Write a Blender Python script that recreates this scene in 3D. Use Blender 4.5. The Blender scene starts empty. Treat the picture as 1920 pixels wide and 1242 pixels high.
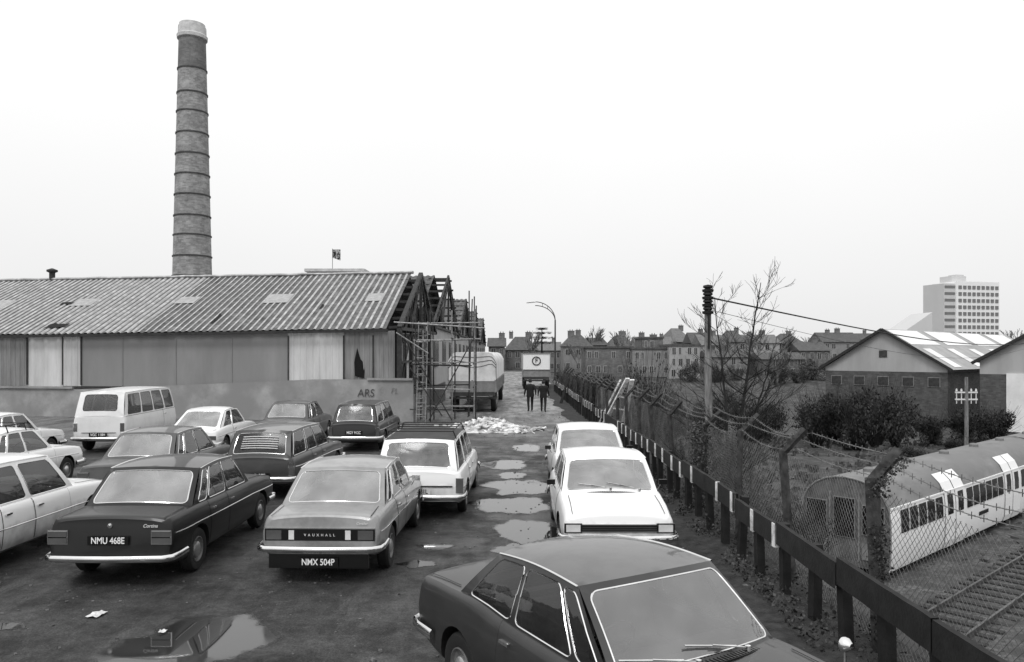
import bpy, bmesh, math, random
from mathutils import Vector, Matrix, noise
R = random.Random(7)
scene = bpy.context.scene
COL = scene.collection
rad = math.radians
# ------------------------------------------------------------ render look
scene.view_settings.view_transform = 'Standard'
scene.view_settings.look = 'None'
scene.view_settings.exposure = 0
# ------------------------------------------------------------ materials
def g(v): return (v, v, v, 1)
def cg(v): return g(min(.82, v**1.33))
def mat(name, a=0.3, b=None, rough=0.6, metal=0.0, scale=3.0, bump=0.0, bscale=30.0, stretch=(1,1,1), coat=0.0, spec=0.5, contrast=(0.35,0.65), detail=8, a2=None, s2=0.6, grime=None):
    m = bpy.data.materials.new(name); m.use_nodes = True
    nt = m.node_tree; N = nt.nodes; L = nt.links
    p = N['Principled BSDF']
    p.inputs['Roughness'].default_value = rough
    p.inputs['Metallic'].default_value = metal
    p.inputs['Coat Weight'].default_value = coat
    p.inputs['Coat Roughness'].default_value = 0.06
    p.inputs['Specular IOR Level'].default_value = spec
    tc = N.new('ShaderNodeTexCoord'); mp = N.new('ShaderNodeMapping')
    mp.inputs['Scale'].default_value = stretch
    L.new(tc.outputs['Object'], mp.inputs[0])
    if b is None: b = a*1.15
    n = N.new('ShaderNodeTexNoise'); n.inputs['Scale'].default_value = scale; n.inputs['Detail'].default_value = detail
    n.inputs['Roughness'].default_value = 0.65
    L.new(mp.outputs[0], n.inputs['Vector'])
    r = N.new('ShaderNodeValToRGB')
    r.color_ramp.elements[0].position = contrast[0]; r.color_ramp.elements[0].color = cg(a)
    r.color_ramp.elements[1].position = contrast[1]; r.color_ramp.elements[1].color = cg(b)
    L.new(n.outputs['Fac'], r.inputs[0])
    out = r.outputs[0]
    if a2 is not None:
        n2 = N.new('ShaderNodeTexNoise'); n2.inputs['Scale'].default_value = s2; n2.inputs['Detail'].default_value = 6
        L.new(mp.outputs[0], n2.inputs['Vector'])
        r2 = N.new('ShaderNodeValToRGB'); r2.color_ramp.elements[0].position = .42; r2.color_ramp.elements[1].position = .62
        L.new(n2.outputs['Fac'], r2.inputs[0])
        mx = N.new('ShaderNodeMixRGB'); L.new(r2.outputs[0], mx.inputs[0]); L.new(out, mx.inputs[1]); mx.inputs[2].default_value = cg(a2)
        out = mx.outputs[0]
    if grime is not None:
        sx = N.new('ShaderNodeSeparateXYZ'); L.new(tc.outputs['Object'], sx.inputs[0])
        n4 = N.new('ShaderNodeTexNoise'); n4.inputs['Scale'].default_value = 5; n4.inputs['Detail'].default_value = 7; L.new(tc.outputs['Object'], n4.inputs['Vector'])
        ad = N.new('ShaderNodeMath'); ad.operation='MULTIPLY_ADD'; ad.inputs[1].default_value=.45; L.new(n4.outputs['Fac'],ad.inputs[0]); L.new(sx.outputs[2],ad.inputs[2])
        mr = N.new('ShaderNodeMapRange'); mr.inputs[1].default_value=.48; mr.inputs[2].default_value=.85; mr.inputs[3].default_value=.75; mr.inputs[4].default_value=0; L.new(ad.outputs[0],mr.inputs[0])
        mx = N.new('ShaderNodeMixRGB'); L.new(mr.outputs[0], mx.inputs[0]); L.new(out, mx.inputs[1]); mx.inputs[2].default_value = g(grime); out = mx.outputs[0]
    L.new(out, p.inputs['Base Color'])
    if bump > 0:
        n3 = N.new('ShaderNodeTexNoise'); n3.inputs['Scale'].default_value = bscale; n3.inputs['Detail'].default_value = 6
        L.new(mp.outputs[0], n3.inputs['Vector'])
        bp = N.new('ShaderNodeBump'); bp.inputs['Strength'].default_value = bump; bp.inputs['Distance'].default_value = 0.02
        L.new(n3.outputs['Fac'], bp.inputs['Height']); L.new(bp.outputs[0], p.inputs['Normal'])
    return m
def paint(name, v, metal=0.0, dirt=0.72, rough=0.38, coat=.6, spec=.5):
    return mat(name, v*dirt, v, rough=rough, metal=metal, scale=2.6, coat=coat, contrast=(0.3,0.55), bump=0.012, bscale=90, grime=(.055 if v>.3 else .022), spec=spec)
def brickmat(name, a, b, mortar, scale=1.0, uv=False, bw=0.45, bh=0.15, a2=None):
    m = bpy.data.materials.new(name); m.use_nodes = True
    nt = m.node_tree; N = nt.nodes; L = nt.links; p = N['Principled BSDF']; p.inputs['Roughness'].default_value = .9
    tc = N.new('ShaderNodeTexCoord')
    bt = N.new('ShaderNodeTexBrick'); bt.inputs['Scale'].default_value = scale
    bt.inputs['Color1'].default_value = cg(a); bt.inputs['Color2'].default_value = cg(b); bt.inputs['Mortar'].default_value = cg(mortar)
    bt.inputs['Brick Width'].default_value = bw; bt.inputs['Row Height'].default_value = bh; bt.inputs['Mortar Size'].default_value = .012
    if uv: L.new(tc.outputs['UV'], bt.inputs['Vector'])
    else:
        sx = N.new('ShaderNodeSeparateXYZ'); cx = N.new('ShaderNodeCombineXYZ'); ad = N.new('ShaderNodeMath')
        L.new(tc.outputs['Object'], sx.inputs[0]); L.new(sx.outputs[0], ad.inputs[0]); L.new(sx.outputs[1], ad.inputs[1])
        L.new(ad.outputs[0], cx.inputs[0]); L.new(sx.outputs[2], cx.inputs[1]); L.new(cx.outputs[0], bt.inputs['Vector'])
    n = N.new('ShaderNodeTexNoise'); n.inputs['Scale'].default_value = .8; n.inputs['Detail'].default_value = 9; n.inputs['Roughness'].default_value = .75
    L.new(tc.outputs['Object'], n.inputs['Vector'])
    r = N.new('ShaderNodeValToRGB'); r.color_ramp.elements[0].position = .35; r.color_ramp.elements[0].color = g(.6); r.color_ramp.elements[1].position = .65; r.color_ramp.elements[1].color = g(1.2)
    L.new(n.outputs['Fac'], r.inputs[0])
    mx = N.new('ShaderNodeMixRGB'); mx.blend_type = 'MULTIPLY'; mx.inputs[0].default_value = 1
    L.new(bt.outputs[0], mx.inputs[1]); L.new(r.outputs[0], mx.inputs[2]); L.new(mx.outputs[0], p.inputs['Base Color'])
    return m
def glassmat(name, tint=0.75, milky=0.10, ior=1.75, gr=.03):
    m = bpy.data.materials.new(name); m.use_nodes = True
    nt = m.node_tree; N = nt.nodes; L = nt.links
    for n in list(N):
        if n.type != 'OUTPUT_MATERIAL': N.remove(n)
    o = [n for n in N if n.type == 'OUTPUT_MATERIAL'][0]
    t = N.new('ShaderNodeBsdfTransparent'); t.inputs[0].default_value = g(tint)
    d = N.new('ShaderNodeBsdfDiffuse'); d.inputs[0].default_value = g(.55)
    gl = N.new('ShaderNodeBsdfGlossy'); gl.inputs['Roughness'].default_value = gr; gl.inputs[0].default_value = g(1)
    fr = N.new('ShaderNodeFresnel'); fr.inputs[0].default_value = ior
    tc = N.new('ShaderNodeTexCoord'); n = N.new('ShaderNodeTexNoise'); n.inputs['Scale'].default_value = 2.2; n.inputs['Detail'].default_value = 6
    L.new(tc.outputs['Object'], n.inputs['Vector'])
    r = N.new('ShaderNodeMapRange'); r.inputs[1].default_value=.3; r.inputs[2].default_value=.7; r.inputs[3].default_value=milky*.4; r.inputs[4].default_value=milky*1.6
    L.new(n.outputs['Fac'], r.inputs[0])
    m1 = N.new('ShaderNodeMixShader'); L.new(r.outputs[0], m1.inputs[0]); L.new(t.outputs[0], m1.inputs[1]); L.new(d.outputs[0], m1.inputs[2])
    m2 = N.new('ShaderNodeMixShader'); L.new(fr.outputs[0], m2.inputs[0]); L.new(m1.outputs[0], m2.inputs[1]); L.new(gl.outputs[0], m2.inputs[2])
    L.new(m2.outputs[0], o.inputs[0])
    return m
def puddlemat():
    m = bpy.data.materials.new('puddle_water'); m.use_nodes = True
    nt = m.node_tree; N = nt.nodes; L = nt.links; p = N['Principled BSDF']; o = N['Material Output']
    p.inputs['Base Color'].default_value = g(.022); p.inputs['Roughness'].default_value = .04; p.inputs['Specular IOR Level'].default_value = .8
    at = N.new('ShaderNodeAttribute'); at.attribute_name = 'depth'
    tc = N.new('ShaderNodeTexCoord'); n = N.new('ShaderNodeTexNoise'); n.inputs['Scale'].default_value = 9; n.inputs['Detail'].default_value = 8; n.inputs['Roughness'].default_value = .7
    L.new(tc.outputs['Object'], n.inputs['Vector'])
    ad = N.new('ShaderNodeMath'); ad.operation = 'MULTIPLY_ADD'; ad.inputs[1].default_value = .5; L.new(n.outputs['Fac'], ad.inputs[0]); L.new(at.outputs['Fac'], ad.inputs[2])
    mr = N.new('ShaderNodeMapRange'); mr.inputs[1].default_value = .40; mr.inputs[2].default_value = .58; L.new(ad.outputs[0], mr.inputs[0])
    t = N.new('ShaderNodeBsdfTransparent'); mx = N.new('ShaderNodeMixShader')
    L.new(mr.outputs[0], mx.inputs[0]); L.new(t.outputs[0], mx.inputs[1]); L.new(p.outputs[0], mx.inputs[2]); L.new(mx.outputs[0], o.inputs[0])
    rr = N.new('ShaderNodeMapRange'); rr.inputs[1].default_value=.45; rr.inputs[2].default_value=.9; rr.inputs[3].default_value=.22; rr.inputs[4].default_value=.03; L.new(ad.outputs[0],rr.inputs[0]); L.new(rr.outputs[0],p.inputs['Roughness'])
    return m
M = {}
M['glass'] = glassmat('side_glass', .7, .05, 1.7)
M['glass_est'] = glassmat('tailgate_glass', .7, .32, 1.45, .12)
M['glass_rear'] = glassmat('misted_sky_glass', .75, .30, 2.3)  # condensation film, whitened further to stand in for sky reflection
M['glass_clear'] = glassmat('windscreen_glass', .85, .12, 2.2)
M['chrome'] = mat('chrome', .75, .95, rough=.1, metal=1)
M['rubber'] = mat('rubber', .015, .03, rough=.8, scale=20)
M['hub'] = mat('hubcap_metal', .5, .7, rough=.3, metal=.8, scale=10)
M['rim'] = mat('wheel_rim', .12, .25, rough=.5, scale=10)
M['dark'] = mat('dark_trim', .01, .02, rough=.7)
M['interior'] = mat('car_interior', .03, .06, rough=.8, scale=8)
M['seat'] = mat('seat_vinyl', .06, .12, rough=.6, scale=8)
M['lens_dark'] = mat('tail_lens', .12, .17, rough=.15, coat=.8)
M['lens_light'] = mat('clear_lens', .65, .8, rough=.15, coat=.8)
M['black'] = mat('gloss_black', .008, .014, rough=.3)
M['white'] = mat('white_lettering', .85, .95, rough=.5)
M['platewhite'] = mat('pale_plate', .65, .75, rough=.4)
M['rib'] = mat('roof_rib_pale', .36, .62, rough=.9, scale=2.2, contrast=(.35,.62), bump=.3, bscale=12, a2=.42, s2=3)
M['trough'] = mat('roof_trough_shade_and_stain', .10, .30, rough=.95, scale=1.6, contrast=(.35,.7), bump=.3, bscale=12, a2=.16, s2=2.5)  # darkened to paint in trough shade; the mottling is weathering
M['asb_light'] = mat('pale_roof_sheet', .36, .5, rough=.8, scale=5)
M['asb_dark'] = mat('dark_roof', .08, .2, rough=.9, scale=1.5, bump=.2)
M['sheet'] = mat('grey_wall_sheet', .27, .36, rough=.8, scale=.9, contrast=(.3,.7), stretch=(1,1,.25), a2=.30, s2=.3)
M['sheet_light'] = mat('pale_corrugated', .50, .68, rough=.8, scale=1.2, stretch=(1,1,.2))
M['sheet_mid'] = mat('mid_corrugated', .24, .36, rough=.8, scale=1.5, stretch=(2,2,.3))
M['concrete'] = mat('stained_render', .28, .48, rough=.9, scale=1.1, contrast=(.3,.7), bump=.2, a2=.32, s2=.7)
M['void'] = mat('dark_interior', .008, .015, rough=1)  # near-black colour painting in the shade behind openings
M['steel'] = mat('dark_steelwork', .02, .07, rough=.7, scale=6)
M['scaf'] = mat('scaffold_tube', .2, .42, rough=.5, metal=.4, scale=8)
M['scafd'] = mat('rusty_scaffold_tube', .03, .08, rough=.7, scale=8)
M['board'] = mat('weathered_board', .2, .38, rough=.9, scale=6, stretch=(1,6,1))
M['timber_dark'] = mat('tarred_timber', .012, .04, rough=.85, scale=5, bump=.2)
M['timber_white'] = mat('white_painted_timber', .45, .9, rough=.8, scale=6, contrast=(.3,.55))
M['conc_post'] = mat('concrete_post', .03, .13, rough=.9, scale=8, bump=.3)
M['wire'] = mat('galvanised_wire', .16, .32, rough=.6, metal=.3)
M['pole'] = mat('weathered_pole', .14, .36, rough=.9, scale=5, stretch=(3,3,.4), bump=.2)
M['bark'] = mat('bark', .02, .06, rough=.95, scale=8, bump=.4)
M['bark_far'] = mat('hazy_bark', .18, .25, rough=.95, scale=4)  # distance haze painted in as a paler bark
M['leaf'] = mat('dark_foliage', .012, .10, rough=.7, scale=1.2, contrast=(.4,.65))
M['leaf_far'] = mat('hazy_foliage', .09, .18, rough=.8, scale=.8)  # foliage lightened so its colour carries the distance haze
M['ivy'] = mat('ivy_leaf', .02, .12, rough=.5, scale=6)
M['brick'] = brickmat('chimney_brick', .29, .42, .40, uv=True, bw=.5, bh=.16)
M['brick_dark'] = brickmat('sooty_brick', .20, .27, .24, uv=True, bw=.5, bh=.16)
M['cap'] = mat('chimney_cap', .5, .65, rough=.9, scale=2)
M['iron'] = mat('iron_band', .07, .12, rough=.7)
M['hwall'] = brickmat('house_brick', .2, .28, .26)  # brick tone raised to put far haze into the colour
M['hwall2'] = mat('pale_render_house', .38, .48, rough=.9, scale=.4)
M['hwall3'] = mat('grey_render_house', .27, .36, rough=.9, scale=.4)
M['hroof'] = mat('slate_roof', .10, .17, rough=.8, scale=2)
M['hroof2'] = mat('tile_roof', .18, .26, rough=.8, scale=2)
M['hwin'] = mat('house_window', .08, .13, rough=.2)
M['hframe'] = mat('window_frame_white', .45, .58, rough=.6)
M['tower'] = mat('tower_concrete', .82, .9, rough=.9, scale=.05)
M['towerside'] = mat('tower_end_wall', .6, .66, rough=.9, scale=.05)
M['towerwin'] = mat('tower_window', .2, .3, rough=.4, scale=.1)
M['shedroof'] = mat('shed_roof', .36, .52, rough=.8, scale=.5, a2=.42, s2=2)
M['shedlight'] = mat('shed_rooflight', .72, .86, rough=.6, scale=.5)
M['shedgable'] = mat('shed_gable_sheet', .42, .52, rough=.85, scale=.4, stretch=(1,1,.2))
M['shedbrick'] = brickmat('shed_brick', .13, .19, .17)
M['tarp'] = mat('lorry_tarpaulin', .6, .8, rough=.7, scale=1.5, bump=.2, bscale=3)
M['lorrydark'] = mat('lorry_dark', .05, .09, rough=.6)
M['lorrygrey'] = mat('lorry_grey', .26, .36, rough=.6)
M['lorrywhite'] = mat('lorry_white', .85, .95, rough=.5)
M['skin'] = mat('skin', .4, .48, rough=.6)
M['coat'] = mat('dark_coat', .015, .035, rough=.9)
M['trouser'] = mat('dark_trousers', .02, .04, rough=.9)
M['hair'] = mat('dark_hair', .015, .03, rough=.8)
M['trainroof'] = mat('train_roof', .20, .34, rough=.7, scale=1.6, contrast=(.3,.7), stretch=(1,.5,1), a2=.25, s2=.6)
M['trainside'] = mat('train_side', .84, .97, rough=.45, scale=1.5, contrast=(.25,.55))
M['trainend'] = mat('train_end', .12, .26, rough=.6, scale=2.5)
M['traindoor'] = mat('train_door_pale', .85, .95, rough=.45)
M['trainwin'] = mat('train_window', .01, .02, rough=.12, coat=.5)
M['under'] = mat('train_underframe', .015, .03, rough=.9)
M['rail'] = mat('rail_steel', .1, .2, rough=.4, metal=.5)
M['sleeper'] = mat('sleeper', .04, .08, rough=.9)
M['rubble'] = mat('pale_rubble', .2, .85, rough=.9, scale=3, contrast=(.3,.6))
M['water'] = puddlemat()
M['lamp'] = mat('lamp_column', .05, .09, rough=.6)
M['flag'] = mat('flag_cloth', .05, .5, rough=.8, scale=2.5, contrast=(.48,.52))

# ------------------------------------------------------------ mesh builder
class MB:
    def __init__(s): s.v=[]; s.f=[]; s.m=[]
    def face(s, pts, m=0):
        b=len(s.v); s.v += [Vector(p) for p in pts]; s.f.append(tuple(range(b,b+len(pts)))); s.m.append(m)
    def box(s, c, d, m=0, rz=0.0, mx=None):
        b=len(s.v); c=Vector(c)
        rot = mx if mx is not None else Matrix.Rotation(rz,3,'Z')
        for x in(-.5,.5):
            for y in(-.5,.5):
                for z in(-.5,.5): s.v.append(c+rot@Vector((x*d[0],y*d[1],z*d[2])))
        for f in((0,1,3,2),(4,6,7,5),(0,4,5,1),(2,3,7,6),(0,2,6,4),(1,5,7,3)):
            s.f.append(tuple(b+i for i in f)); s.m.append(m)
    def beam(s, p0, p1, w, h, m=0):
        p0=Vector(p0);p1=Vector(p1);d=p1-p0;L=d.length
        if L<1e-6:return
        q=d.to_track_quat('Y','Z').to_matrix()
        s.box((p0+p1)/2,(w,L,h),m,mx=q)
    def sweep(s, path, rx, rz, n=8, m=0, cap=True, radii=None):
        path=[Vector(p) for p in path]; b=len(s.v)
        for i,p in enumerate(path):
            d=(path[min(i+1,len(path)-1)]-path[max(i-1,0)])
            if d.length<1e-9: d=Vector((0,0,1))
            d.normalize(); up=Vector((0,0,1)) if abs(d.z)<.95 else Vector((0,1,0))
            a=d.cross(up).normalized(); u=a.cross(d)
            k=radii[i] if radii else 1
            for j in range(n):
                t=2*math.pi*j/n
                s.v.append(p+a*math.cos(t)*rx*k+u*math.sin(t)*rz*k)
        for i in range(len(path)-1):
            for j in range(n):
                s.f.append((b+i*n+j,b+i*n+(j+1)%n,b+(i+1)*n+(j+1)%n,b+(i+1)*n+j)); s.m.append(m)
        if cap:
            s.f.append(tuple(b+j for j in range(n))); s.m.append(m)
            e=b+(len(path)-1)*n; s.f.append(tuple(e+j for j in reversed(range(n)))); s.m.append(m)
    def tube(s,p0,p1,r,n=8,m=0,r1=None):
        s.sweep([p0,p1],r,r,n,m,radii=[1,(r1/r if r1 is not None else 1)])
    def grid(s, fn, nu, nv, m=0, mf=None):
        b=len(s.v)
        for i in range(nu+1):
            for j in range(nv+1): s.v.append(Vector(fn(i/nu,j/nv)))
        for i in range(nu):
            for j in range(nv):
                a=b+i*(nv+1)+j
                s.f.append((a,a+nv+1,a+nv+2,a+1)); s.m.append(mf((i+.5)/nu) if mf else m)
    def lathe(s, prof, n=24, m=0, axis='Z', c=(0,0,0)):
        b=len(s.v); c=Vector(c)
        for r,z in prof:
            for j in range(n):
                t=2*math.pi*j/n; p=Vector((r*math.cos(t),r*math.sin(t),z))
                if axis=='X': p=Vector((z,r*math.cos(t),r*math.sin(t)))
                if axis=='Y': p=Vector((r*math.cos(t),z,r*math.sin(t)))
                s.v.append(c+p)
        for i in range(len(prof)-1):
            for j in range(n):
                s.f.append((b+i*n+j,b+i*n+(j+1)%n,b+(i+1)*n+(j+1)%n,b+(i+1)*n+j)); s.m.append(m)
    def mesh(s, name, mats, smooth=False, angle=35, off=(0,0,0), merge=False, recalc=True, uvfn=None):
        me=bpy.data.meshes.new(name); off=Vector(off)
        me.from_pydata([v+off for v in s.v],[],s.f)
        for mm in mats: me.materials.append(mm)
        if len(mats)>1: me.polygons.foreach_set('material_index', s.m)
        if recalc or merge:
            bm=bmesh.new(); bm.from_mesh(me)
            if merge: bmesh.ops.remove_doubles(bm,verts=bm.verts,dist=1e-4)
            bmesh.ops.recalc_face_normals(bm,faces=bm.faces); bm.to_mesh(me); bm.free()
        if uvfn:
            uvl=me.uv_layers.new(name='UVMap')
            for poly in me.polygons:
                us=[uvfn(me.vertices[me.loops[l].vertex_index].co) for l in poly.loop_indices]
                mxu=max(u[0] for u in us)
                per=uvfn.period
                for l,u in zip(poly.loop_indices,us):
                    uu=u[0]
                    if per and mxu-uu>per/2: uu+=per
                    uvl.data[l].uv=(uu,u[1])
        if smooth:
            me.shade_smooth(); me.set_sharp_from_angle(angle=rad(angle))
        me.update()
        return me
    def obj(s, name, mats, parent=None, loc=(0,0,0), rz=0, **k):
        if not isinstance(mats,(list,tuple)): mats=[mats]
        return mkobj(name, s.mesh(name,mats,**k), parent, loc, rz)
def mkobj(name, me, parent=None, loc=(0,0,0), rz=0):
    o=bpy.data.objects.new(name,me); COL.objects.link(o)
    if parent: o.parent=parent
    o.location=loc; o.rotation_euler=(0,0,rz)
    return o
def root(name,label,cat,loc=(0,0,0),rz=0,group=None):
    o=bpy.data.objects.new(name,None); COL.objects.link(o); o.empty_display_size=.3
    o.location=loc; o.rotation_euler=(0,0,rz)
    return tag(o,label,cat,group)
def tag(o,label,cat,group=None):
    o["label"]=label; o["category"]=cat
    if group: o["group"]=group
    return o
def copy_thing(o, loc, rz=0, sc=1.0):
    n=o.copy(); COL.objects.link(n); n.location=loc; n.rotation_euler=(0,0,rz); n.scale=(sc,sc,sc)
    for c in list(o.children):
        d=c.copy(); COL.objects.link(d); d.parent=n
        for cc in list(c.children):
            e=cc.copy(); COL.objects.link(e); e.parent=d
    return n
def text_obj(txt,size,name,matl,parent,loc,rot,sx=1.0,shear=0,extr=.002,spacing=1.0,bold=.012):
    cu=bpy.data.curves.new('t','FONT'); cu.body=txt; cu.size=size; cu.extrude=extr; cu.align_x='CENTER'; cu.align_y='CENTER'; cu.shear=shear; cu.space_character=spacing
    cu.offset=size*bold
    to=bpy.data.objects.new('t',cu); COL.objects.link(to)
    dg=bpy.context.evaluated_depsgraph_get(); dg.update()
    me=bpy.data.meshes.new_from_object(to.evaluated_get(dg)); me.name=name
    bpy.data.objects.remove(to); bpy.data.curves.remove(cu)
    me.materials.clear(); me.materials.append(matl)
    o=mkobj(name,me,parent,loc); o.rotation_euler=rot; o.scale=(sx,1,1)
    return o
def lerp(a,b,t): return a+(b-a)*t
def sst(t): t=max(0,min(1,t)); return t*t*(3-2*t)
def interp(tab,y):
    if y<=tab[0][0]: return tab[0][1]
    for i in range(len(tab)-1):
        if y<=tab[i+1][0]:
            t=(y-tab[i][0])/(tab[i+1][0]-tab[i][0]); t=lerp(t,sst(t),.6)
            return lerp(tab[i][1],tab[i+1][1],t)
    return tab[-1][1]
def catmull(pts,k=3):
    out=[]; n=len(pts)
    for i in range(n-1):
        p0=pts[max(i-1,0)];p1=pts[i];p2=pts[i+1];p3=pts[min(i+2,n-1)]
        for j in range(k):
            t=j/k
            out.append(tuple(.5*((2*p1[c])+(-p0[c]+p2[c])*t+(2*p0[c]-5*p1[c]+4*p2[c]-p3[c])*t*t+(-p0[c]+3*p1[c]-3*p2[c]+p3[c])*t**3) for c in range(2)))
    out.append(pts[-1]); return out
# ------------------------------------------------------------ window cell
def cell(P, outer, inner, r, fr, gl, fm=0, trim=.007, nseg=3, gm=0, tm=1):
    u0,u1,v0,v1=outer; a0,a1,b0,b1=inner; ru,rv=r; m=3
    cs=[(a0+ru,b0+rv,u0,v0,180),(a1-ru,b0+rv,u1,v0,270),(a1-ru,b1-rv,u1,v1,0),(a0+ru,b1-rv,u0,v1,90)]
    I=[];O=[]
    for k,(cu,cv,ou,ov,a) in enumerate(cs):
        arcI=[];arcO=[]
        for j in range(2*m+1):
            t=rad(a+90*j/(2*m)); arcI.append((cu+ru*math.cos(t),cv+rv*math.sin(t)))
            if k in(0,2): S=(ou,cv);E=(cu,ov)
            else: S=(cu,ov);E=(ou,cv)
            if j<=m: q=j/m; arcO.append((lerp(S[0],ou,q),lerp(S[1],ov,q)))
            else: q=(j-m)/m; arcO.append((lerp(ou,E[0],q),lerp(ov,E[1],q)))
        if I:
            li,lo=I[-1],O[-1]
            for q in range(1,nseg):
                t=q/nseg
                I.append((lerp(li[0],arcI[0][0],t),lerp(li[1],arcI[0][1],t))); O.append((lerp(lo[0],arcO[0][0],t),lerp(lo[1],arcO[0][1],t)))
        I+=arcI;O+=arcO
    li,lo=I[-1],O[-1]
    for q in range(1,nseg):
        t=q/nseg
        I.append((lerp(li[0],I[0][0],t),lerp(li[1],I[0][1],t))); O.append((lerp(lo[0],O[0][0],t),lerp(lo[1],O[0][1],t)))
    n=len(I)
    b=len(fr.v); fr.v+=[Vector(P(*p)) for p in O]+[Vector(P(*p)) for p in I]
    for i in range(n):
        fr.f.append((b+i,b+(i+1)%n,b+n+(i+1)%n,b+n+i)); fr.m.append(fm)
    cu=(a0+a1)/2;cv=(b0+b1)/2
    b=len(gl.v)
    rings=[1,.7,.35]
    for s_ in rings: gl.v+=[Vector(P(cu+(p[0]-cu)*s_,cv+(p[1]-cv)*s_)) for p in I]
    gl.v.append(Vector(P(cu,cv)))
    for q in range(2):
        for i in range(n): gl.f.append((b+q*n+i,b+q*n+(i+1)%n,b+(q+1)*n+(i+1)%n,b+(q+1)*n+i)); gl.m.append(gm)
    for i in range(n): gl.f.append((b+2*n+i,b+2*n+(i+1)%n,b+3*n)); gl.m.append(gm)
    if trim>0:
        pts=[Vector(P(*p)) for p in I]; pts.append(pts[0]); pts.append(pts[1])
        gl.sweep(pts,trim,trim,5,tm,cap=False)
# ------------------------------------------------------------ car
WHEEL={}
def wheel_meshes(rr,ww):
    key=(rr,ww)
    if key in WHEEL: return WHEEL[key]
    h=ww/2
    t=MB(); ri=rr*.6
    t.lathe([(ri,-h*.85),(rr*.78,-h),(rr*.93,-h*.95),(rr,-h*.6),(rr,h*.6),(rr*.93,h*.95),(rr*.78,h),(ri,h*.85)],32,0,'X')
    tm=t.mesh('tyre',[M['rubber']],smooth=True)
    w=MB()
    w.lathe([(ri,-h*.8),(ri*.98,h*.9),(ri*.92,h*.95),(ri*.86,h*.6),(ri*.6,h*.45)],28,0,'X')
    w.lathe([(ri*.6,h*.46),(ri*.56,h*.8),(ri*.4,h*.98),(ri*.12,h*1.08),(0.001,h*1.1)],24,1,'X')
    wm=w.mesh('hubcap',[M['rim'],M['hub']],smooth=True)
    WHEEL[key]=(tm,wm); return WHEEL[key]
def make_car(sp, pos, yaw, label, cat='car', name='parked_car', group='cars parked in the yard'):
    L=sp['L']; W=sp['W']; off=Vector((0,-L/2,0))
    th=rad(yaw); hd=Vector((-math.sin(th),math.cos(th),0)); SC=sp.get('scale',1.0)
    c=Vector((pos[0],pos[1],0))+hd*L/2*SC
    rt=root(name,label,cat,c,th,group); rt.scale=(SC,SC,SC)
    pm=sp['paint']; roofm=sp.get('roofpaint',pm)
    zt_t=sp['zt']; zb0=sp.get('zb',.24)
    yr,yf=sp.get('axles',(.85,L-.72)); rr=sp.get('wr',.295); tw=.165
    bw=sp.get('basew',.90)
    yb0,yb1,yt0,yt1=sp['gh']; zr=sp['zr']; wt=sp.get('wtop',.72)
    tl,nl=sp.get('tail_lean',.08),sp.get('nose_lean',-.06)
    er=sp.get('er',.09)
    def Wd(y):
        e=0
        if y<er: e=.06*(1-math.sqrt(max(0,1-(1-y/er)**2)))
        if y>L-er: e=.06*(1-math.sqrt(max(0,1-(1-(L-y)/er)**2)))
        s=1-sp.get('taper',.07)*(abs(y-L*.48)/(L*.5))**2.6
        return W/2*s-e
    def zt(y):
        e=0
        if y<er: e=.04*(1-math.sqrt(max(0,1-(1-y/er)**2)))
        if y>L-er: e=.06*(1-math.sqrt(max(0,1-(1-(L-y)/er)**2)))
        return interp(zt_t,y)-e
    def zb(y): return zb0+.10*max(0,1-y/.6)**2+.10*max(0,1-(L-y)/.6)**2
    def ysh(y,z):
        f=max(0,1-y/.5); k=max(0,1-(L-y)/.5)
        return y+tl*(z-.5)*f+nl*(z-.5)*k
    def side(y,z_=None):
        w=Wd(y);b=zb(y);t=zt(y);h=t-b
        ctl=[(.9*w,b),(.962*w,b+.05),(.985*w,b+.28*h),(w,b+.48*h),(.998*w,b+.60*h),(.975*w,b+.82*h),(.945*w,t-.03),(bw*w+.01,t)]
        return catmull(ctl,3)
    def sec(y,cab):
        w=Wd(y);t=zt(y);b=zb(y)
        pts=[(0,b),(.5*w,b)]+side(y)
        cr=sp.get('crown',.045)
        if cab: pts+=[((bw-.04)*w,t-.005),((bw-.055)*w,t-.06),((bw-.06)*w,.42),(.4*w,.40),(0,.40)]
        else: pts+=[((bw-.04)*w,t+.004),((bw-.12)*w,t+cr*.35),(.55*w,t+cr*.7),(.25*w,t+cr*.95),(0,t+cr)]
        return pts
    cab0,cab1=yb0+.09,yb1-.07
    ys=[0,.02,.05,.09,.2,.35,.5]
    y=.65
    while y<L-.5: ys.append(y); y+=.15
    ys+=[L-.5,L-.35,L-.2,L-.09,L-.05,L-.02,L]
    st=[(yy,False) for yy in ys if yy<cab0-.03]+[(cab0-.01,False),(cab0,True)]+[(yy,True) for yy in ys if cab0+.03<yy<cab1-.03]+[(cab1,True),(cab1+.01,False)]+[(yy,False) for yy in ys if yy>cab1+.03]
    b=MB(); rings=[]
    for (yy,cb) in st:
        half=sec(yy,cb)
        full=half+[(-p[0],p[1]) for p in reversed(half[1:-1])]
        i0=len(b.v)
        for p in full: b.v.append(Vector((p[0],ysh(yy,p[1]),p[1])))
        rings.append((i0,len(full)))
    n=rings[0][1]; nh=len(sec(1,True))
    for k in range(len(rings)-1):
        a=rings[k][0];c2=rings[k+1][0]
        cabin=st[k][1] or st[k+1][1]
        for j in range(n):
            b.f.append((a+j,a+(j+1)%n,c2+(j+1)%n,c2+j))
            jj=j if j<nh else n-1-j
            dark=(cabin and jj>=nh-4 and jj<=nh) or jj<2
            b.m.append(1 if dark else 0)
    b.f.append(tuple(reversed(range(rings[0][0],rings[0][0]+n)))); b.m.append(0)
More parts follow.
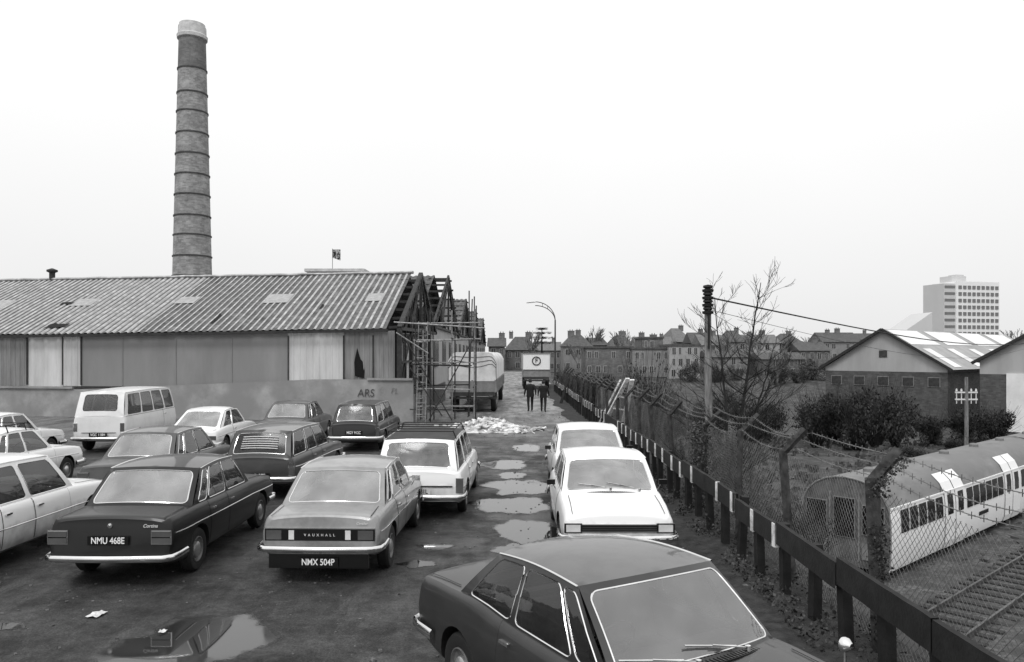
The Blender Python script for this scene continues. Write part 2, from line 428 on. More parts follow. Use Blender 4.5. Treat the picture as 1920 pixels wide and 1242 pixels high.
    b.f.append(tuple(range(rings[-1][0],rings[-1][0]+n))); b.m.append(0)
    body_me=b.mesh('body',[pm,M['dark']],off=off)
    body=mkobj('body',body_me,rt)
    cut=MB()
    ar=rr+.055
    for ay in (yr,yf):
        for sx in (-1,1):
            x0=W/2+.1; x1=W/2-.26
            prof=[(0.001,x1),(ar,x1),(ar,x0),(0.001,x0)]
            cut.lathe([(r_,z_*sx) for r_,z_ in prof],28,1,'X',(0,ay,rr+.0))
    cm=cut.mesh('cutter',[pm,M['dark']],off=off,merge=True)
    co=mkobj('cutter',cm,rt)
    md=body.modifiers.new('b','BOOLEAN'); md.operation='DIFFERENCE'; md.object=co; md.solver='EXACT'
    dg=bpy.context.evaluated_depsgraph_get(); dg.update()
    nm=bpy.data.meshes.new_from_object(body.evaluated_get(dg)); body.modifiers.clear()
    nm.name='body'; body.data=nm
    nm.shade_smooth(); nm.set_sharp_from_angle(angle=rad(28))
    bpy.data.objects.remove(co)
    # greenhouse
    bt=sp.get('bt',.07); bb0=sp.get('bb',.10)
    xb=lambda yy: bw*Wd(yy)
    wtf=wt*W/2; wtr=sp.get('wtopr',wt*.97)*W/2; rc=.035; zrr=sp.get('zrr',zr-.03); cr=sp.get('crown',.045)
    def S(sgn):
        def P(u,v):
            yb=lerp(yb0,yb1,u); yt=lerp(yt0,yt1,u)
            B=Vector((xb(yb),yb,zt(yb)-.012)); T=Vector((lerp(wtr,wtf,u),yt,lerp(zrr,zr-.02,u)+.03*math.sin(math.pi*u)))
            p=B.lerp(T,v); p.x+=.03*4*v*(1-v)*.6
            p.x*=sgn; return p
        return P
    def F(u,v):
        q=2*u-1; k=1-q*q
        B=Vector((q*xb(yb1),yb1+bb0*k,zt(yb1)-.012+cr*k)); T=Vector((q*wtf,yt1+bt*k,zr-.02+rc*k))
        p=B.lerp(T,v); p.y+=.02*4*v*(1-v); return p
    def Bk(u,v):
        q=2*u-1; k=1-q*q
        kb=sp.get('bbr',bb0)
        B=Vector((q*xb(yb0),yb0-kb*k,zt(yb0)-.012+cr*k)); T=Vector((q*wtr,yt0-bt*k,zrr+rc*k))
        p=B.lerp(T,v); p.y-=.02*4*v*(1-v); return p
    fr=MB()
    tr=M['chrome'] if sp.get('chrome_trim',True) else M['dark']
    glz=sp.get('glass',M['glass'])
    sw=sp['side_windows']
    vt=(.06,.90)
    Lgh=((yb1-yb0)+(yt1-yt0))/2; hgh=zr-zt(L/2)
    for sgn in (1,-1):
        P=S(sgn)
        bounds=[0]+[(sw[i][1]+sw[i+1][0])/2 for i in range(len(sw)-1)]+[1]
        for i,(a,bq) in enumerate(sw):
            gmb=MB()
            cell(P,(bounds[i],bounds[i+1],0,1),(a,bq,vt[0],vt[1]),(min(.05/Lgh,(bq-a)*.3),.05/hgh),fr,gmb,nseg=2)
            gmb.obj('window',[glz,tr],rt,off=off,smooth=True)
    gmb=MB(); cell(F,(0,1,0,1),sp.get('ws_win',(.05,.95,.07,.91)),(.05,.12),fr,gmb,trim=.008,nseg=8)
    gmb.obj('windscreen',[sp.get('wsglass',M['glass_rear']),tr],rt,off=off,smooth=True)
    rw=sp.get('rear_win',(.065,.935,.1,.90))
    gmb=MB(); cell(Bk,(0,1,0,1),rw,(.05,.12),fr,gmb,trim=.008,nseg=8)
    gmb.obj('rear_window',[sp.get('rwglass',M['glass_rear']),tr],rt,off=off,smooth=True)
    def Rf(u,w):
        q=2*u-1;k=1-q*q
        z=lerp(zrr,zr-.02,w)+.03*math.sin(math.pi*w)+rc*k+sp.get('rlc',.03)*4*w*(1-w)*(1-q**4)*.6
        return Vector((q*lerp(wtr,wtf,w),lerp(yt0-bt*k,yt1+bt*k,w),z))
    fr.grid(Rf,16,16,1)
    fr.obj('roof',[pm,roofm],rt,off=off,smooth=True,angle=50,merge=True)
    for sgn in(1,-1):
        gut=MB(); gut.sweep([Rf(1 if sgn>0 else 0,w/12)+Vector((sgn*.008,0,.0)) for w in range(13)],.009,.007,6)
        gut.obj('rain_gutter',[sp.get('gutm',tr)],rt,off=off,smooth=True)
    tm,wm=wheel_meshes(rr,tw)
    for ay in(yr,yf):
        for sx in(-1,1):
            o=mkobj('wheel',tm,rt,(sx*(W/2-.115),ay-L/2,rr)); o.rotation_euler=(0,0,0 if sx>0 else math.pi)
            mkobj('hubcap',wm,o)
    for end in(0,1):
        w=W/2*1.0; s=1 if end else -1; y0=L if end else 0
        bz=sp.get('bz',.44) if end==0 else sp.get('bzf',.42)
        bm_=MB()
        pts=[(-w*1.0,y0-s*.42,bz),(-w*1.005,y0-s*.15,bz),(-w*.97,y0-s*.0,bz),(-w*.85,y0+s*.075,bz),(-w*.4,y0+s*.10,bz),(0,y0+s*.11,bz),(w*.4,y0+s*.10,bz),(w*.85,y0+s*.075,bz),(w*.97,y0-s*.0,bz),(w*1.005,y0-s*.15,bz),(w*1.0,y0-s*.42,bz)]
        bm_.sweep(pts,.022,sp.get('bh',.05),8)
        bm_.obj('bumper',[sp.get('bumperm',M['chrome'])],rt,off=off,smooth=True,angle=60)
    for (d0,d1) in sp['doors']:
        for sgn in(1,-1):
            d=MB()
            def D(o_,e,zlo,zhi):
                def fn(u,v):
                    yy=lerp(d0-e,d1+e,u); pts=side(yy); t=lerp(zlo,zhi,v)*(len(pts)-1); i=min(int(t),len(pts)-2); f=t-i
                    x=lerp(pts[i][0],pts[i+1][0],f); z=lerp(pts[i][1],pts[i+1][1],f)
                    return Vector((sgn*(x+o_),ysh(yy,z),z+(.001 if v>.99 else 0)))
                return fn
            d.grid(D(.0015,.011,.10,.985),6,12,1); d.grid(D(.005,0,.13,.985),6,12,0)
            do=d.obj('door',[pm,M['dark']],rt,off=off,smooth=True)
            hnd=MB(); yy=d0+.12; hp=side(yy)[15]
            hnd.box((0,0,0),(.03,.13,.022)); hnd.box((-.012*sgn,.05,0),(.03,.02,.03))
            hnd.obj('door_handle',[M['chrome']],do,loc=(sgn*(hp[0]+.015),yy-L/2,hp[1]))
    if sp.get('side_trim'):
        for sgn in(1,-1):
            t=MB(); fz=sp['side_trim']; pts=[]
            yy=.12
            while yy<L-.1:
                s_=side(yy); i=int(fz*(len(s_)-1)); pts.append((sgn*(s_[i][0]+.006),yy,s_[i][1])); yy+=.15
            t.sweep(pts,.005,.008,5); t.obj('side_trim',[M['chrome']],rt,off=off,smooth=True)
    def ytail(z): return tl*(z-.5)
    def ynose(z): return L+nl*(z-.5)
    for (x,z,w,h,mm,nm_) in sp.get('rear',[]):
        q=MB(); q.box((0,0,0),(w,.03,h)); 
        if nm_=='tail_light': q.box((0,.006,0),(w+.02,.02,h+.02),1)
        q.obj(nm_,[mm,M['chrome']],rt,loc=(x,ytail(z)-(.008 if nm_!='rear_panel' else 0)-L/2,z))
    for (x,z,w,h,mm,nm_) in sp.get('front',[]):
        for sx in(-1,1):
            q=MB(); q.box((0,0,0),(w,.03,h)); q.obj(nm_,[mm],rt,loc=(sx*x,ynose(z)+(.013 if nm_=='headlight' else .006)-L/2,z))
    if yb0>.35:
        q=MB(); wS=Wd(.15)*.84
        def dk(x,yy): 
            w_=Wd(yy); f=abs(x)/w_; return zt(yy)+cr*(1-f*f)*.95+.002
        for sx in(-1,1): q.sweep([(sx*wS,yy,dk(wS,yy)+.001) for yy in [.06,.2,.35,yb0-.1]],.005,.003,4)
        q.sweep([(lerp(-wS,wS,i/10),.035+ytail(.8),zt(.05)-.05) for i in range(11)],.003,.004,4)
        q.obj('boot_seam',[M['dark']],rt,off=off)
    if L-yb1>.6:
        q=MB(); wS=Wd(L-.3)*.82
        def dk2(x,yy):
            w_=Wd(yy); f=abs(x)/w_; return zt(yy)+cr*(1-f*f)*.95+.002
        n_=8
        for sx in(-1,1): q.sweep([(sx*wS,lerp(yb1+.22,L-.07,i/n_),dk2(wS,lerp(yb1+.22,L-.07,i/n_))+.002) for i in range(n_+1)],.005,.003,4)
        q.obj('bonnet_seam',[M['dark']],rt,off=off)
    if sp.get('grille'):
        gz0,gz1,gw,nb=sp['grille']; q=MB(); zc=(gz0+gz1)/2
        q.box((0,0,0),(gw,.02,gz1-gz0),1)
        for k in range(nb):
            z=lerp(gz0,gz1,(k+.5)/nb)-zc; q.box((0,.014,z),(gw*.98,.012,(gz1-gz0)/nb*.16),0)
        for zz in(gz0-zc,gz1-zc): q.box((0,.012,zz),(gw+.02,.022,.010),0)
        q.obj('grille',[M['chrome'],M['black']],rt,loc=(0,ynose(zc)-L/2+.002,zc))
    for (x,z,r_) in sp.get('headlights',[]):
        for sx in(-1,1):
            q=MB(); q.lathe([(0.001,.03),(r_*.5,.026),(r_*.88,.008)],20,0,'Y'); q.lathe([(r_*.86,.0),(r_*.9,.025),(r_*1.02,.022),(r_*1.08,-.02)],20,1,'Y')
            q.obj('headlight',[M['lens_light'],M['chrome']],rt,loc=(sx*x,ynose(z)-L/2+.015,z),smooth=True)
    pl=sp.get('plate')
    if pl:
        txt,z,yo,black=pl
        q=MB(); q.box((0,0,0),(.52,.012,.115)); po=q.obj('number_plate',[M['black'] if black else M['platewhite']],rt,loc=(0,-L/2+yo,z))
        text_obj(txt,.115,'plate_lettering',M['white'] if black else M['black'],po,(0,-.009,0),(rad(90),0,0),sx=.82)
    if sp.get('platef'):
        q=MB(); q.box((0,0,0),(.52,.012,.11)); q.obj('number_plate',[M['platewhite']],rt,loc=(0,L/2+.13,.32))
    for (txt,x,z,size,shear) in sp.get('badges',[]):
        text_obj(txt,size,'badge',M['platewhite'],rt,(x,ytail(z)-.026-L/2,z),(rad(90),0,0),shear=shear)
    sy1=yb1-1.15
    def seat(w,d,h,loc,nm):
        q=MB(); 
        prof=[(0,0),(d,0),(d+.05,.18),(.16,.2),(.12,h*.6),(.05,h),(-.04,h+.01),(-.10,h*.9),(-.06,.3)]
        def ring(x,s): return [Vector((x,p[0]*s+(1-s)*.1,p[1]*s+(1-s)*.2)) for p in prof]
        xs=[(-w/2,.9),(-w/2+.05,1),(w/2-.05,1),(w/2,.9)]
        bs=len(q.v); npf=len(prof)
        for x,s in xs: q.v+=ring(x,s)
        for k in range(3):
            for j in range(npf): q.f.append((bs+k*npf+j,bs+k*npf+(j+1)%npf,bs+(k+1)*npf+(j+1)%npf,bs+(k+1)*npf+j)); q.m.append(0)
        q.f.append(tuple(range(bs,bs+npf))); q.m.append(0); q.f.append(tuple(range(bs+3*npf,bs+4*npf))); q.m.append(0)
        q.obj(nm,[M['seat']],rt,loc=loc,smooth=True,angle=50)
    zf=sp.get('seatz',.40)
    for sx in(-1,1): seat(.5,.45,.62,(sx*W*.21,sy1-.1-L/2,zf),'seat')
    seat(W*.7,.42,.5,(0,max(yb0+.25,sy1-1.0)-L/2,zf),'rear_seat')
    q=MB(); q.box((0,0,0),(W*.78,.34,.2)); q.obj('dashboard',[M['interior']],rt,loc=(0,yb1-.2-L/2,zt(yb1)-.11))
    q=MB(); q.lathe([(.185+.012*math.cos(t*math.pi/3),.012*math.sin(t*math.pi/3)) for t in range(7)],24,0,'Y')
    q.box((0,0,0),(.36,.015,.03)); q.box((0,0,-.09),(.03,.015,.18))
    o=q.obj('steering_wheel',[M['black']],rt,loc=(W*.21,yb1-.5-L/2,zt(yb1)+.02),smooth=True); o.rotation_euler=(rad(-25),0,0)
    for sx in(sp.get('mirror') or []):
        q=MB(); q.sweep([(0,0,0),(.03,0,.05),(.05*1,0,.09)],.008,.008,6); q.box((.08,0,.12),(.13,.035,.08),1)
        o=q.obj('wing_mirror',[M['chrome'],sp.get('mirrm',M['black'])],rt,loc=(sx*Wd(yb1-.35)*.97,(yb1-.35)-L/2,zt(yb1-.35)-.02)); o.scale=(sx,1,1)
    if sp.get('wipers'):
        for x0 in sp['wipers']:
            q=MB(); A=F(x0,.03)+Vector((0,.03,.02)); Bp=F(x0+.2,.16)+Vector((0,.035,.015)); C0=F(x0+.06,.09)+Vector((0,.03,.01)); C1=F(x0+.34,.22)+Vector((0,.03,.01))
            q.tube(A,Bp,.006,5); q.tube(C0,C1,.008,5); q.lathe([(.001,.02),(.02,.015),(.022,-.02)],10,0,'Z',A)
            q.obj('wiper',[M['chrome']],rt,off=off)
    if sp.get('rack'):
        q=MB(); y0,y1=yt0+.15,yt1-.15; hw=wtf*.92; z=zr+.13
        for sx in(-1,1): q.tube((sx*hw,y0,z),(sx*hw,y1,z),.012,6)
        for k in range(sp['rack']):
            yy=lerp(y0,y1,k/(sp['rack']-1)); q.tube((-hw,yy,z),(hw,yy,z),.011,6)
        for sx in(-1,1):
            for yy in(y0+.1,y1-.1): q.tube((sx*hw,yy,z),(sx*(wtf+.01),yy,zr-.02),.012,6)
        q.obj('roof_rack',[M['dark']],rt,off=off)
    if sp.get('slats'):
        q=MB()
        for k in range(6):
            v=.32+.085*k; n_=Vector((0,-.03,.0))
            q.sweep([Bk(t,v)+n_ for t in(.2,.35,.5,.65,.8)],.006,.011,5)
        q.obj('window_slats',[M['platewhite']],rt,off=off)
    if sp.get('vent'):
        q=MB()
        q.grid(lambda u,v: Vector((lerp(-.5,.5,u),yb1+.13+.09*v-(.10*(2*u-1)**2),zt(yb1+.15)+cr*(1-(.75*(2*u-1))**2)+.004)),20,2,0)
        for k in range(30):
            x=lerp(-.48,.48,k/29); qq=(x/.5); q.box((x,yb1+.175-.10*qq*qq,zt(yb1+.15)+cr*(1-(.75*qq)**2)+.008),(.012,.08,.004),1)
        q.obj('air_vent',[M['dark'],pm],rt,off=off)
    return rt
pp=paint
P_dark=pp('dark_paint',.018,coat=.2,spec=.35); P_grey=pp('light_grey_metallic',.38,metal=.25); P_white=pp('white_paint',.95,dirt=.92); P_cream=pp('cream_paint',.78,dirt=.92)
P_mid=pp('mid_grey_paint',.13,coat=.35); P_mid2=pp('brown_grey_paint',.07,coat=.3); P_black=pp('near_black_paint',.015,coat=.25); P_fg=pp('dusty_dark_metallic',.075,metal=.3,rough=.42,coat=.35)
P_fgroof=pp('sky_lit_roof_paint',.18,metal=.3,rough=.45)  # lighter than the body paint: sky reflection put into the roof colour
P_vinyl=mat('vinyl_roof',.05,.09,rough=.7,bump=.2,bscale=60)
P_roofgrey=pp('grey_roof_paint',.17)
def saloon(L=4.2,W=1.65,h=1.38,**k):
    s=dict(L=L,W=W,zt=[(0,.84),(.9,.88),(1.6,.88),(L-1.25,.87),(L-.6,.83),(L,.76)],gh=(.78,L-1.22,1.28,L-1.72),zr=h,
      side_windows=[(.07,.20),(.235,.53),(.565,.93)],doors=[(1.24,1.93),(1.96,2.86)],axles=(.86,L-.75),side_trim=.62)
    s.update(k); return s
def estate(L=4.2,W=1.65,h=1.42,**k):
    s=dict(L=L,W=W,zt=[(0,.86),(.9,.88),(1.6,.88),(L-1.25,.87),(L-.6,.83),(L,.76)],gh=(.07,L-1.22,.36,L-1.72),zr=h,rwglass=M['glass_est'],
      side_windows=[(.04,.33),(.37,.61),(.65,.95)],doors=[(1.24,1.93),(1.96,2.86)],axles=(.86,L-.75),side_trim=.62,bb=.06,bbr=.02,wtopr=.74,wtop=.75,zrr=h-.02,rear_win=(.08,.92,.12,.88))
    s.update(k); return s
LD,LL,BK=M['lens_dark'],M['lens_light'],M['black']
s=saloon(4.27,1.65,1.38,paint=P_dark,tail_lean=.10,plate=('NMU 468E',.62,-.03,True),bz=.40,bh=.042,roofpaint=pp('cortina_roof',.06),
  zt=[(0,.88),(.9,.90),(1.6,.89),(3.0,.88),(3.7,.84),(4.27,.78)],
  rear=[(-.66,.655,.24,.16,LD,'tail_light'),(.66,.655,.24,.16,LD,'tail_light'),(-.66,.655,.25,.012,M['chrome'],'light_divider'),(.66,.655,.25,.012,M['chrome'],'light_divider')],badges=[('Cortina',.52,.80,.06,.3)],taper=.045,
  grille=(.5,.68,1.1,5),headlights=[(.66,.6,.085)],wtop=.76,wtopr=.77,rear_win=(.05,.95,.08,.9))
q_=make_car(s,(-5.13,9.85),0,'dark boxy saloon with pale rear window and black rear plate')
q=MB(); q.lathe([(.001,-.012),(.03,-.008),(.034,.01)],16,0,'Y'); q.obj('badge',[M['chrome']],q_,loc=(0,.10*.3-.01-4.27/2,.80))
s=saloon(4.14,1.64,1.35,paint=P_grey,tail_lean=.12,plate=('NMX 504P',.305,-.07,True),bz=.47,bh=.04,zb=.30,
  zt=[(0,.86),(.9,.90),(1.6,.89),(2.9,.87),(3.6,.82),(4.14,.74)],gh=(.68,2.92,1.25,2.42),side_trim=.6,
  rear=[(0,.64,1.44,.15,BK,'rear_panel'),(-.60,.64,.2,.12,LD,'tail_light'),(.60,.64,.2,.12,LD,'tail_light'),(-.37,.64,.07,.12,LL,'reversing_light'),(.37,.64,.07,.12,LL,'reversing_light'),(0,.31,1.3,.18,BK,'rear_valance'),(0,.722,1.44,.012,M['chrome'],'panel_trim')],
  badges=[('V  A  U  X  H  A  L  L',0,.64,.045,0),('Cavalier',.55,.79,.045,.3)],grille=(.5,.66,.9,5),headlights=[(.62,.58,.085)],mirror=[1],mirrm=M['chrome'],wtop=.74,wtopr=.75,rear_win=(.05,.95,.08,.9))
make_car(s,(-2.5,10.05),-1.5,'light grey saloon with black tail panel and chrome bumper')
s=estate(4.25,1.74,1.42,paint=P_white,roofpaint=P_vinyl,rack=5,rear=[(-.78,.62,.12,.26,LD,'tail_light'),(.78,.62,.12,.26,LD,'tail_light'),(0,.61,1.3,.02,BK,'tailgate_seam')],
  plate=('KGO 281L',.52,-.03,False),bz=.42,grille=(.5,.68,1.1,5),headlights=[(.66,.6,.085)],side_trim=.45)
make_car(s,(-1.72,13.9),-1.5,'white estate car with dark roof and black roof rack','estate car')
s=estate(4.0,1.58,1.40,paint=P_mid2,roofpaint=P_roofgrey,slats=True,rear=[(-.70,.64,.10,.26,LD,'tail_light'),(.70,.64,.10,.26,LD,'tail_light')],plate=('HLD 37F',.5,-.03,True),
  grille=(.5,.66,.9,5),headlights=[(.62,.58,.085)],axles=(.8,3.25),rwglass=glassmat('dark_tailgate_glass',.6,.06,1.35,.15))
make_car(s,(-5.2,15.8),-2.5,'dark estate car with slatted rear window','estate car')
s=saloon(4.2,1.65,1.38,paint=P_mid,roofpaint=P_roofgrey,rear=[(-.66,.66,.2,.13,LD,'tail_light'),(.66,.66,.2,.13,LD,'tail_light')],grille=(.5,.68,1.1,5),headlights=[(.66,.6,.085)])
make_car(s,(-7.5,14.7),0,'mid grey saloon wedged between parked cars')
s=estate(4.1,1.62,1.44,paint=P_black,plate=('MGY 912C',.60,-.03,True),rear=[(-.71,.62,.09,.28,LD,'tail_light'),(.71,.62,.09,.28,LD,'tail_light')],grille=(.5,.66,.9,5),headlights=[(.62,.58,.085)],wtopr=.68)
make_car(s,(-4.78,23.4),-1,'near-black estate car by the graffiti wall','estate car')
s=saloon(4.1,1.62,1.38,paint=P_mid,rear=[(-.64,.66,.2,.13,LD,'tail_light'),(.64,.66,.2,.13,LD,'tail_light')],roofpaint=P_mid2,grille=(.5,.66,.9,5),headlights=[(.62,.58,.085)],plate=('DYL 604D',.62,-.03,True))
make_car(s,(-7.3,24.2),0,'dark grey saloon parked facing the shed wall')
s=saloon(4.05,1.58,1.33,paint=P_white,gh=(.42,2.85,1.3,2.35),zt=[(0,.80),(.9,.87),(1.6,.87),(2.8,.85),(3.5,.8),(4.05,.72)],side_windows=[(.10,.42),(.46,.93)],doors=[(1.45,2.75)],
  rear=[(-.6,.62,.24,.10,LD,'tail_light'),(.6,.62,.24,.10,LD,'tail_light')],grille=(.48,.62,.9,5),headlights=[(.6,.56,.085)],bbr=.06,plate=('PLK 92G',.5,-.03,False),axles=(.8,3.35))
make_car(s,(-9.05,21.7),2.5,'white two-door fastback coupe with dark windows')
s=saloon(4.1,1.6,1.38,paint=P_cream,rear=[(-.64,.66,.2,.13,LD,'tail_light'),(.64,.66,.2,.13,LD,'tail_light')],grille=(.5,.66,.9,5),headlights=[(.62,.58,.085)])
make_car(s,(-13.9,18.7),0,'cream saloon beside the white van')
s=saloon(4.1,1.62,1.36,paint=P_white,rack=2,rear=[(-.64,.66,.2,.13,LD,'tail_light'),(.64,.66,.2,.13,LD,'tail_light')],grille=(.5,.66,.9,5),headlights=[(.62,.58,.085)])
make_car(s,(-11.1,14.6),0,'white saloon with bare roof bars')
s=estate(4.3,1.70,1.44,paint=P_white,rear=[(-.72,.62,.09,.28,LD,'tail_light'),(.72,.62,.09,.28,LD,'tail_light')],side_windows=[(.04,.30),(.34,.60),(.64,.95)],grille=(.5,.66,.9,5),headlights=[(.62,.58,.085)],side_trim=.5)
make_car(s,(-7.84,9.4),0,'white estate car beside the dark saloon','estate car')
s=dict(L=4.3,W=1.66,zb=.30,zt=[(0,1.12),(4.3,1.12)],gh=(.05,4.22,.28,3.86),zr=1.83,zrr=1.81,side_windows=[(.05,.27),(.30,.50),(.53,.73),(.77,.96)],doors=[(2.95,3.75)],axles=(.95,3.35),wr=.32,
  paint=pp('van_cream_paint',.78,dirt=.9),roofpaint=P_white,wtop=.80,wtopr=.78,basew=.93,bb=.03,bbr=.02,bt=.06,rear_win=(.14,.86,.22,.88),tail_lean=.05,nose_lean=-.02,crown=.02,rlc=.05,er=.14,
  rear=[(-.68,.78,.1,.24,LD,'tail_light'),(.68,.78,.1,.24,LD,'tail_light'),(0,.62,1.0,.01,BK,'engine_lid_seam')],plate=('VGC 118H',.56,-.05,True),seatz=.6,chrome_trim=False,headlights=[(.6,.8,.09)],side_trim=.93,gutm=P_white,rwglass=M['glass'],wsglass=M['glass'])
make_car(s,(-12.4,23.2),4,'white camper van with wrap-round windows','van',name='parked_van')
def facing(s,front,yaw,label):
    th=rad(yaw); hd=Vector((-math.sin(th),math.cos(th),0)); p=Vector((front[0],front[1],0))-hd*s['L']
    return make_car(s,(p.x,p.y),yaw,label)
s=saloon(3.95,1.66,1.35,paint=P_white,zt=[(0,.80),(.9,.88),(1.6,.88),(2.8,.87),(3.4,.81),(3.95,.72)],gh=(.5,2.88,1.1,2.35),grille=(.51,.61,1.06,4),headlights=[],nose_lean=-.10,crown=.06,
  front=[(.645,.56,.25,.13,BK,'headlight_surround'),(.645,.56,.20,.10,LL,'headlight')],mirror=[-1,1],wipers=[.2,.5],glass=M['glass'],taper=.06,platef=True,vent=True,side_windows=[(.08,.44),(.48,.94)],doors=[(1.5,2.75)],axles=(.75,3.2),wtop=.76,side_trim=None,gutm=P_white)
facing(s,(1.50,10.8),180,'white rounded saloon with black grille and wing mirrors')
s=dict(s); s.update(paint=P_cream,zr=1.38,grille=(.48,.62,.8,5))
facing(s,(1.66,15.3),180,'cream rounded saloon parked nose to tail')
s=dict(L=4.10,W=1.66,paint=P_fg,roofpaint=P_fgroof,zt=[(0,.87),(.5,.90),(1.1,.93),(1.7,.885),(2.4,.87),(2.9,.88),(3.5,.84),(4.1,.76)],gh=(.72,2.80,1.18,2.28),zr=1.36,zrr=1.32,scale=1.02,ws_win=(.035,.965,.07,.92),
  side_windows=[(.08,.40),(.435,.80),(.83,.955)],doors=[(1.55,2.78)],axles=(.88,3.32),side_trim=None,wtop=.76,wtopr=.72,basew=.90,bb=.16,bt=.10,crown=.06,rlc=.05,
  rear=[(-.6,.66,.16,.16,LD,'tail_light'),(.6,.66,.16,.16,LD,'tail_light')],tail_lean=.05,grille=(.5,.66,1.2,6),headlights=[(.6,.58,.09)],wipers=[.30,.62],vent=True,wsglass=M['glass_clear'],taper=.05,glass=glassmat('clean_side_glass',.8,.02,1.6),mirror=None)
hd=Vector((.52,-.855,0)).normalized(); wsb=Vector((1.29,5.31,0)); yaw=-math.degrees(math.atan2(hd.x,hd.y)); rear=wsb-hd*2.86*1.02
s['gh']=(.78,2.86,1.24,2.34)
fgc=make_car(s,(rear.x,rear.y),yaw,'dark two-door saloon with wipers on its windscreen')
for sx in(-1,1):
    q=MB(); q.lathe([(.012,-.14),(.009,0),(.02,.02)],8); q.lathe([(.001,.05),(.02,.048),(.045,.02),(.05,0),(.045,-.02),(.001,-.02)],16,0,'Y',(0,0,.05))
    q.obj('wing_mirror',[M['chrome']],fgc,loc=(sx*.72,3.45-2.05,.98),smooth=True)
# ------------------------------------------------------------ terrain
LOW=-5.0
def terr(x,y):
    edge=4.1+.35*math.sin(y*.21)
    t=sst((x-edge)/5.6)
    back=sst((y-100)/40)
    low=lerp(LOW,-1.2,back)
    z=low*t-.03
    fl=.2 if (x>9.5 and y<64) else 1
    if t>.02: z+=.22*t*fl*(noise.noise(Vector((x*.35,y*.35,0)))) + .08*fl*noise.noise(Vector((x*1.5,y*1.5,3)))
    if y>130: z-=1.0*sst((y-130)/60)*(1-t)
    return z
ys=[-30+i*1.0 for i in range(30)]+[i*.6 for i in range(150)]+[90+i*4 for i in range(30)]+[210+i*40 for i in range(12)]+[800,1200,2000,3500]
xs=[-3000,-1500,-600,-300,-150,-80,-40,-20,-10,-5,0,2,3,3.5]+[3.7+i*.35 for i in range(24)]+[12+i*1.0 for i in range(60)]+[75+i*8 for i in range(15)]+[220,300,500,900,1600,3000]
b=MB(); nx=len(xs)
for y in ys:
    for x in xs: b.v.append(Vector((x,y,terr(x,y))))
for j in range(len(ys)-1):
    for i in range(nx-1):
        a=j*nx+i; b.f.append((a,a+1,a+nx+1,a+nx)); b.m.append(0)
M['ground']=mat('rough_grass_and_earth',.045,.18,rough=.95,scale=.7,contrast=(.38,.62),bump=1,bscale=6,a2=.09,s2=2.6)
go=b.obj('ground',[M['ground']],smooth=True,angle=180,recalc=False); go["kind"]="structure"
puds=[(-.15,20.8,.75,.9),(.2,17.3,.85,1.2),(.05,15.3,.95,.95),(.3,13.0,.65,1.0),(-3.35,8.05,.85,.85),(.1,11.8,.4,.45),(-1.35,11.0,.3,.2),(-5.6,8.5,.3,.15),(-1.15,12.0,.3,.22),(.5,24.5,.5,1.1),(.0,19.0,.4,.6)]
m=bpy.data.materials.new('wet_asphalt'); m.use_nodes=True; nt=m.node_tree; N=nt.nodes; Lk=nt.links; p=N['Principled BSDF']
tc=N.new('ShaderNodeTexCoord')
def nz(scale,detail=8,vec=None,rough=.6):
    n=N.new('ShaderNodeTexNoise'); n.inputs['Scale'].default_value=scale; n.inputs['Detail'].default_value=detail; n.inputs['Roughness'].default_value=rough
    Lk.new(vec or tc.outputs['Object'],n.inputs['Vector']); return n.outputs['Fac']
def ramp(s,a,b_,ca,cb):
    r=N.new('ShaderNodeValToRGB'); r.color_ramp.elements[0].position=a; r.color_ramp.elements[1].position=b_; r.color_ramp.elements[0].color=g(ca); r.color_ramp.elements[1].color=g(cb); Lk.new(s,r.inputs[0]); return r.outputs[0]
def mixc(f,a,b_,bl='MIX'):
    x=N.new('ShaderNodeMixRGB'); x.blend_type=bl
    for k,v in((0,f),(1,a),(2,b_)):
        if isinstance(v,(int,float)): x.inputs[k].default_value = v if k==0 else g(v)
        else: Lk.new(v,x.inputs[k])
    return x.outputs[0]
mp=N.new('ShaderNodeMapping'); mp.inputs['Scale'].default_value=(1.6,.30,1); mp.inputs['Rotation'].default_value=(0,0,rad(6)); Lk.new(tc.outputs['Object'],mp.inputs[0])
base=ramp(nz(1.1,10,None,.7),.36,.64,.012,.05)
grit=ramp(nz(38,5,None,.75),.35,.65,.35,1.9)
grit2=ramp(nz(7,8,None,.7),.35,.65,.65,1.4)
col=mixc(1,mixc(1,base,grit,'MULTIPLY'),grit2,'MULTIPLY')
streak=ramp(nz(1.3,9,mp.outputs[0],.75),.52,.68,0,.8)
col=mixc(streak,col,mixc(1,grit,.075,'MULTIPLY'))
sx=N.new('ShaderNodeSeparateXYZ'); Lk.new(tc.outputs['Object'],sx.inputs[0])
mr=N.new('ShaderNodeMapRange'); mr.inputs[1].default_value=22; mr.inputs[2].default_value=42; Lk.new(sx.outputs[1],mr.inputs[0])
col=mixc(mr.outputs[0],col,mixc(1,ramp(nz(1.1,8,mp.outputs[0],.7),.35,.65,.08,.28),grit,'MULTIPLY'))
Lk.new(col,p.inputs['Base Color'])
wet=ramp(nz(.55,8,None,.7),.42,.60,.85,.42); Lk.new(wet,p.inputs['Roughness']); p.inputs['Specular IOR Level'].default_value=.35
bp=N.new('ShaderNodeBump'); bp.inputs['Strength'].default_value=.8; bp.inputs['Distance'].default_value=.03
Lk.new(mixc(.45,nz(42,6),nz(4.5,10,None,.7)),bp.inputs['Height']); Lk.new(bp.outputs[0],p.inputs['Normal'])
b=MB(); b.grid(lambda u,v:(lerp(-60,3.85,u),lerp(-12,128,v),0),60,70)
yo=b.obj('yard_road',[m],recalc=False); yo["kind"]="structure"
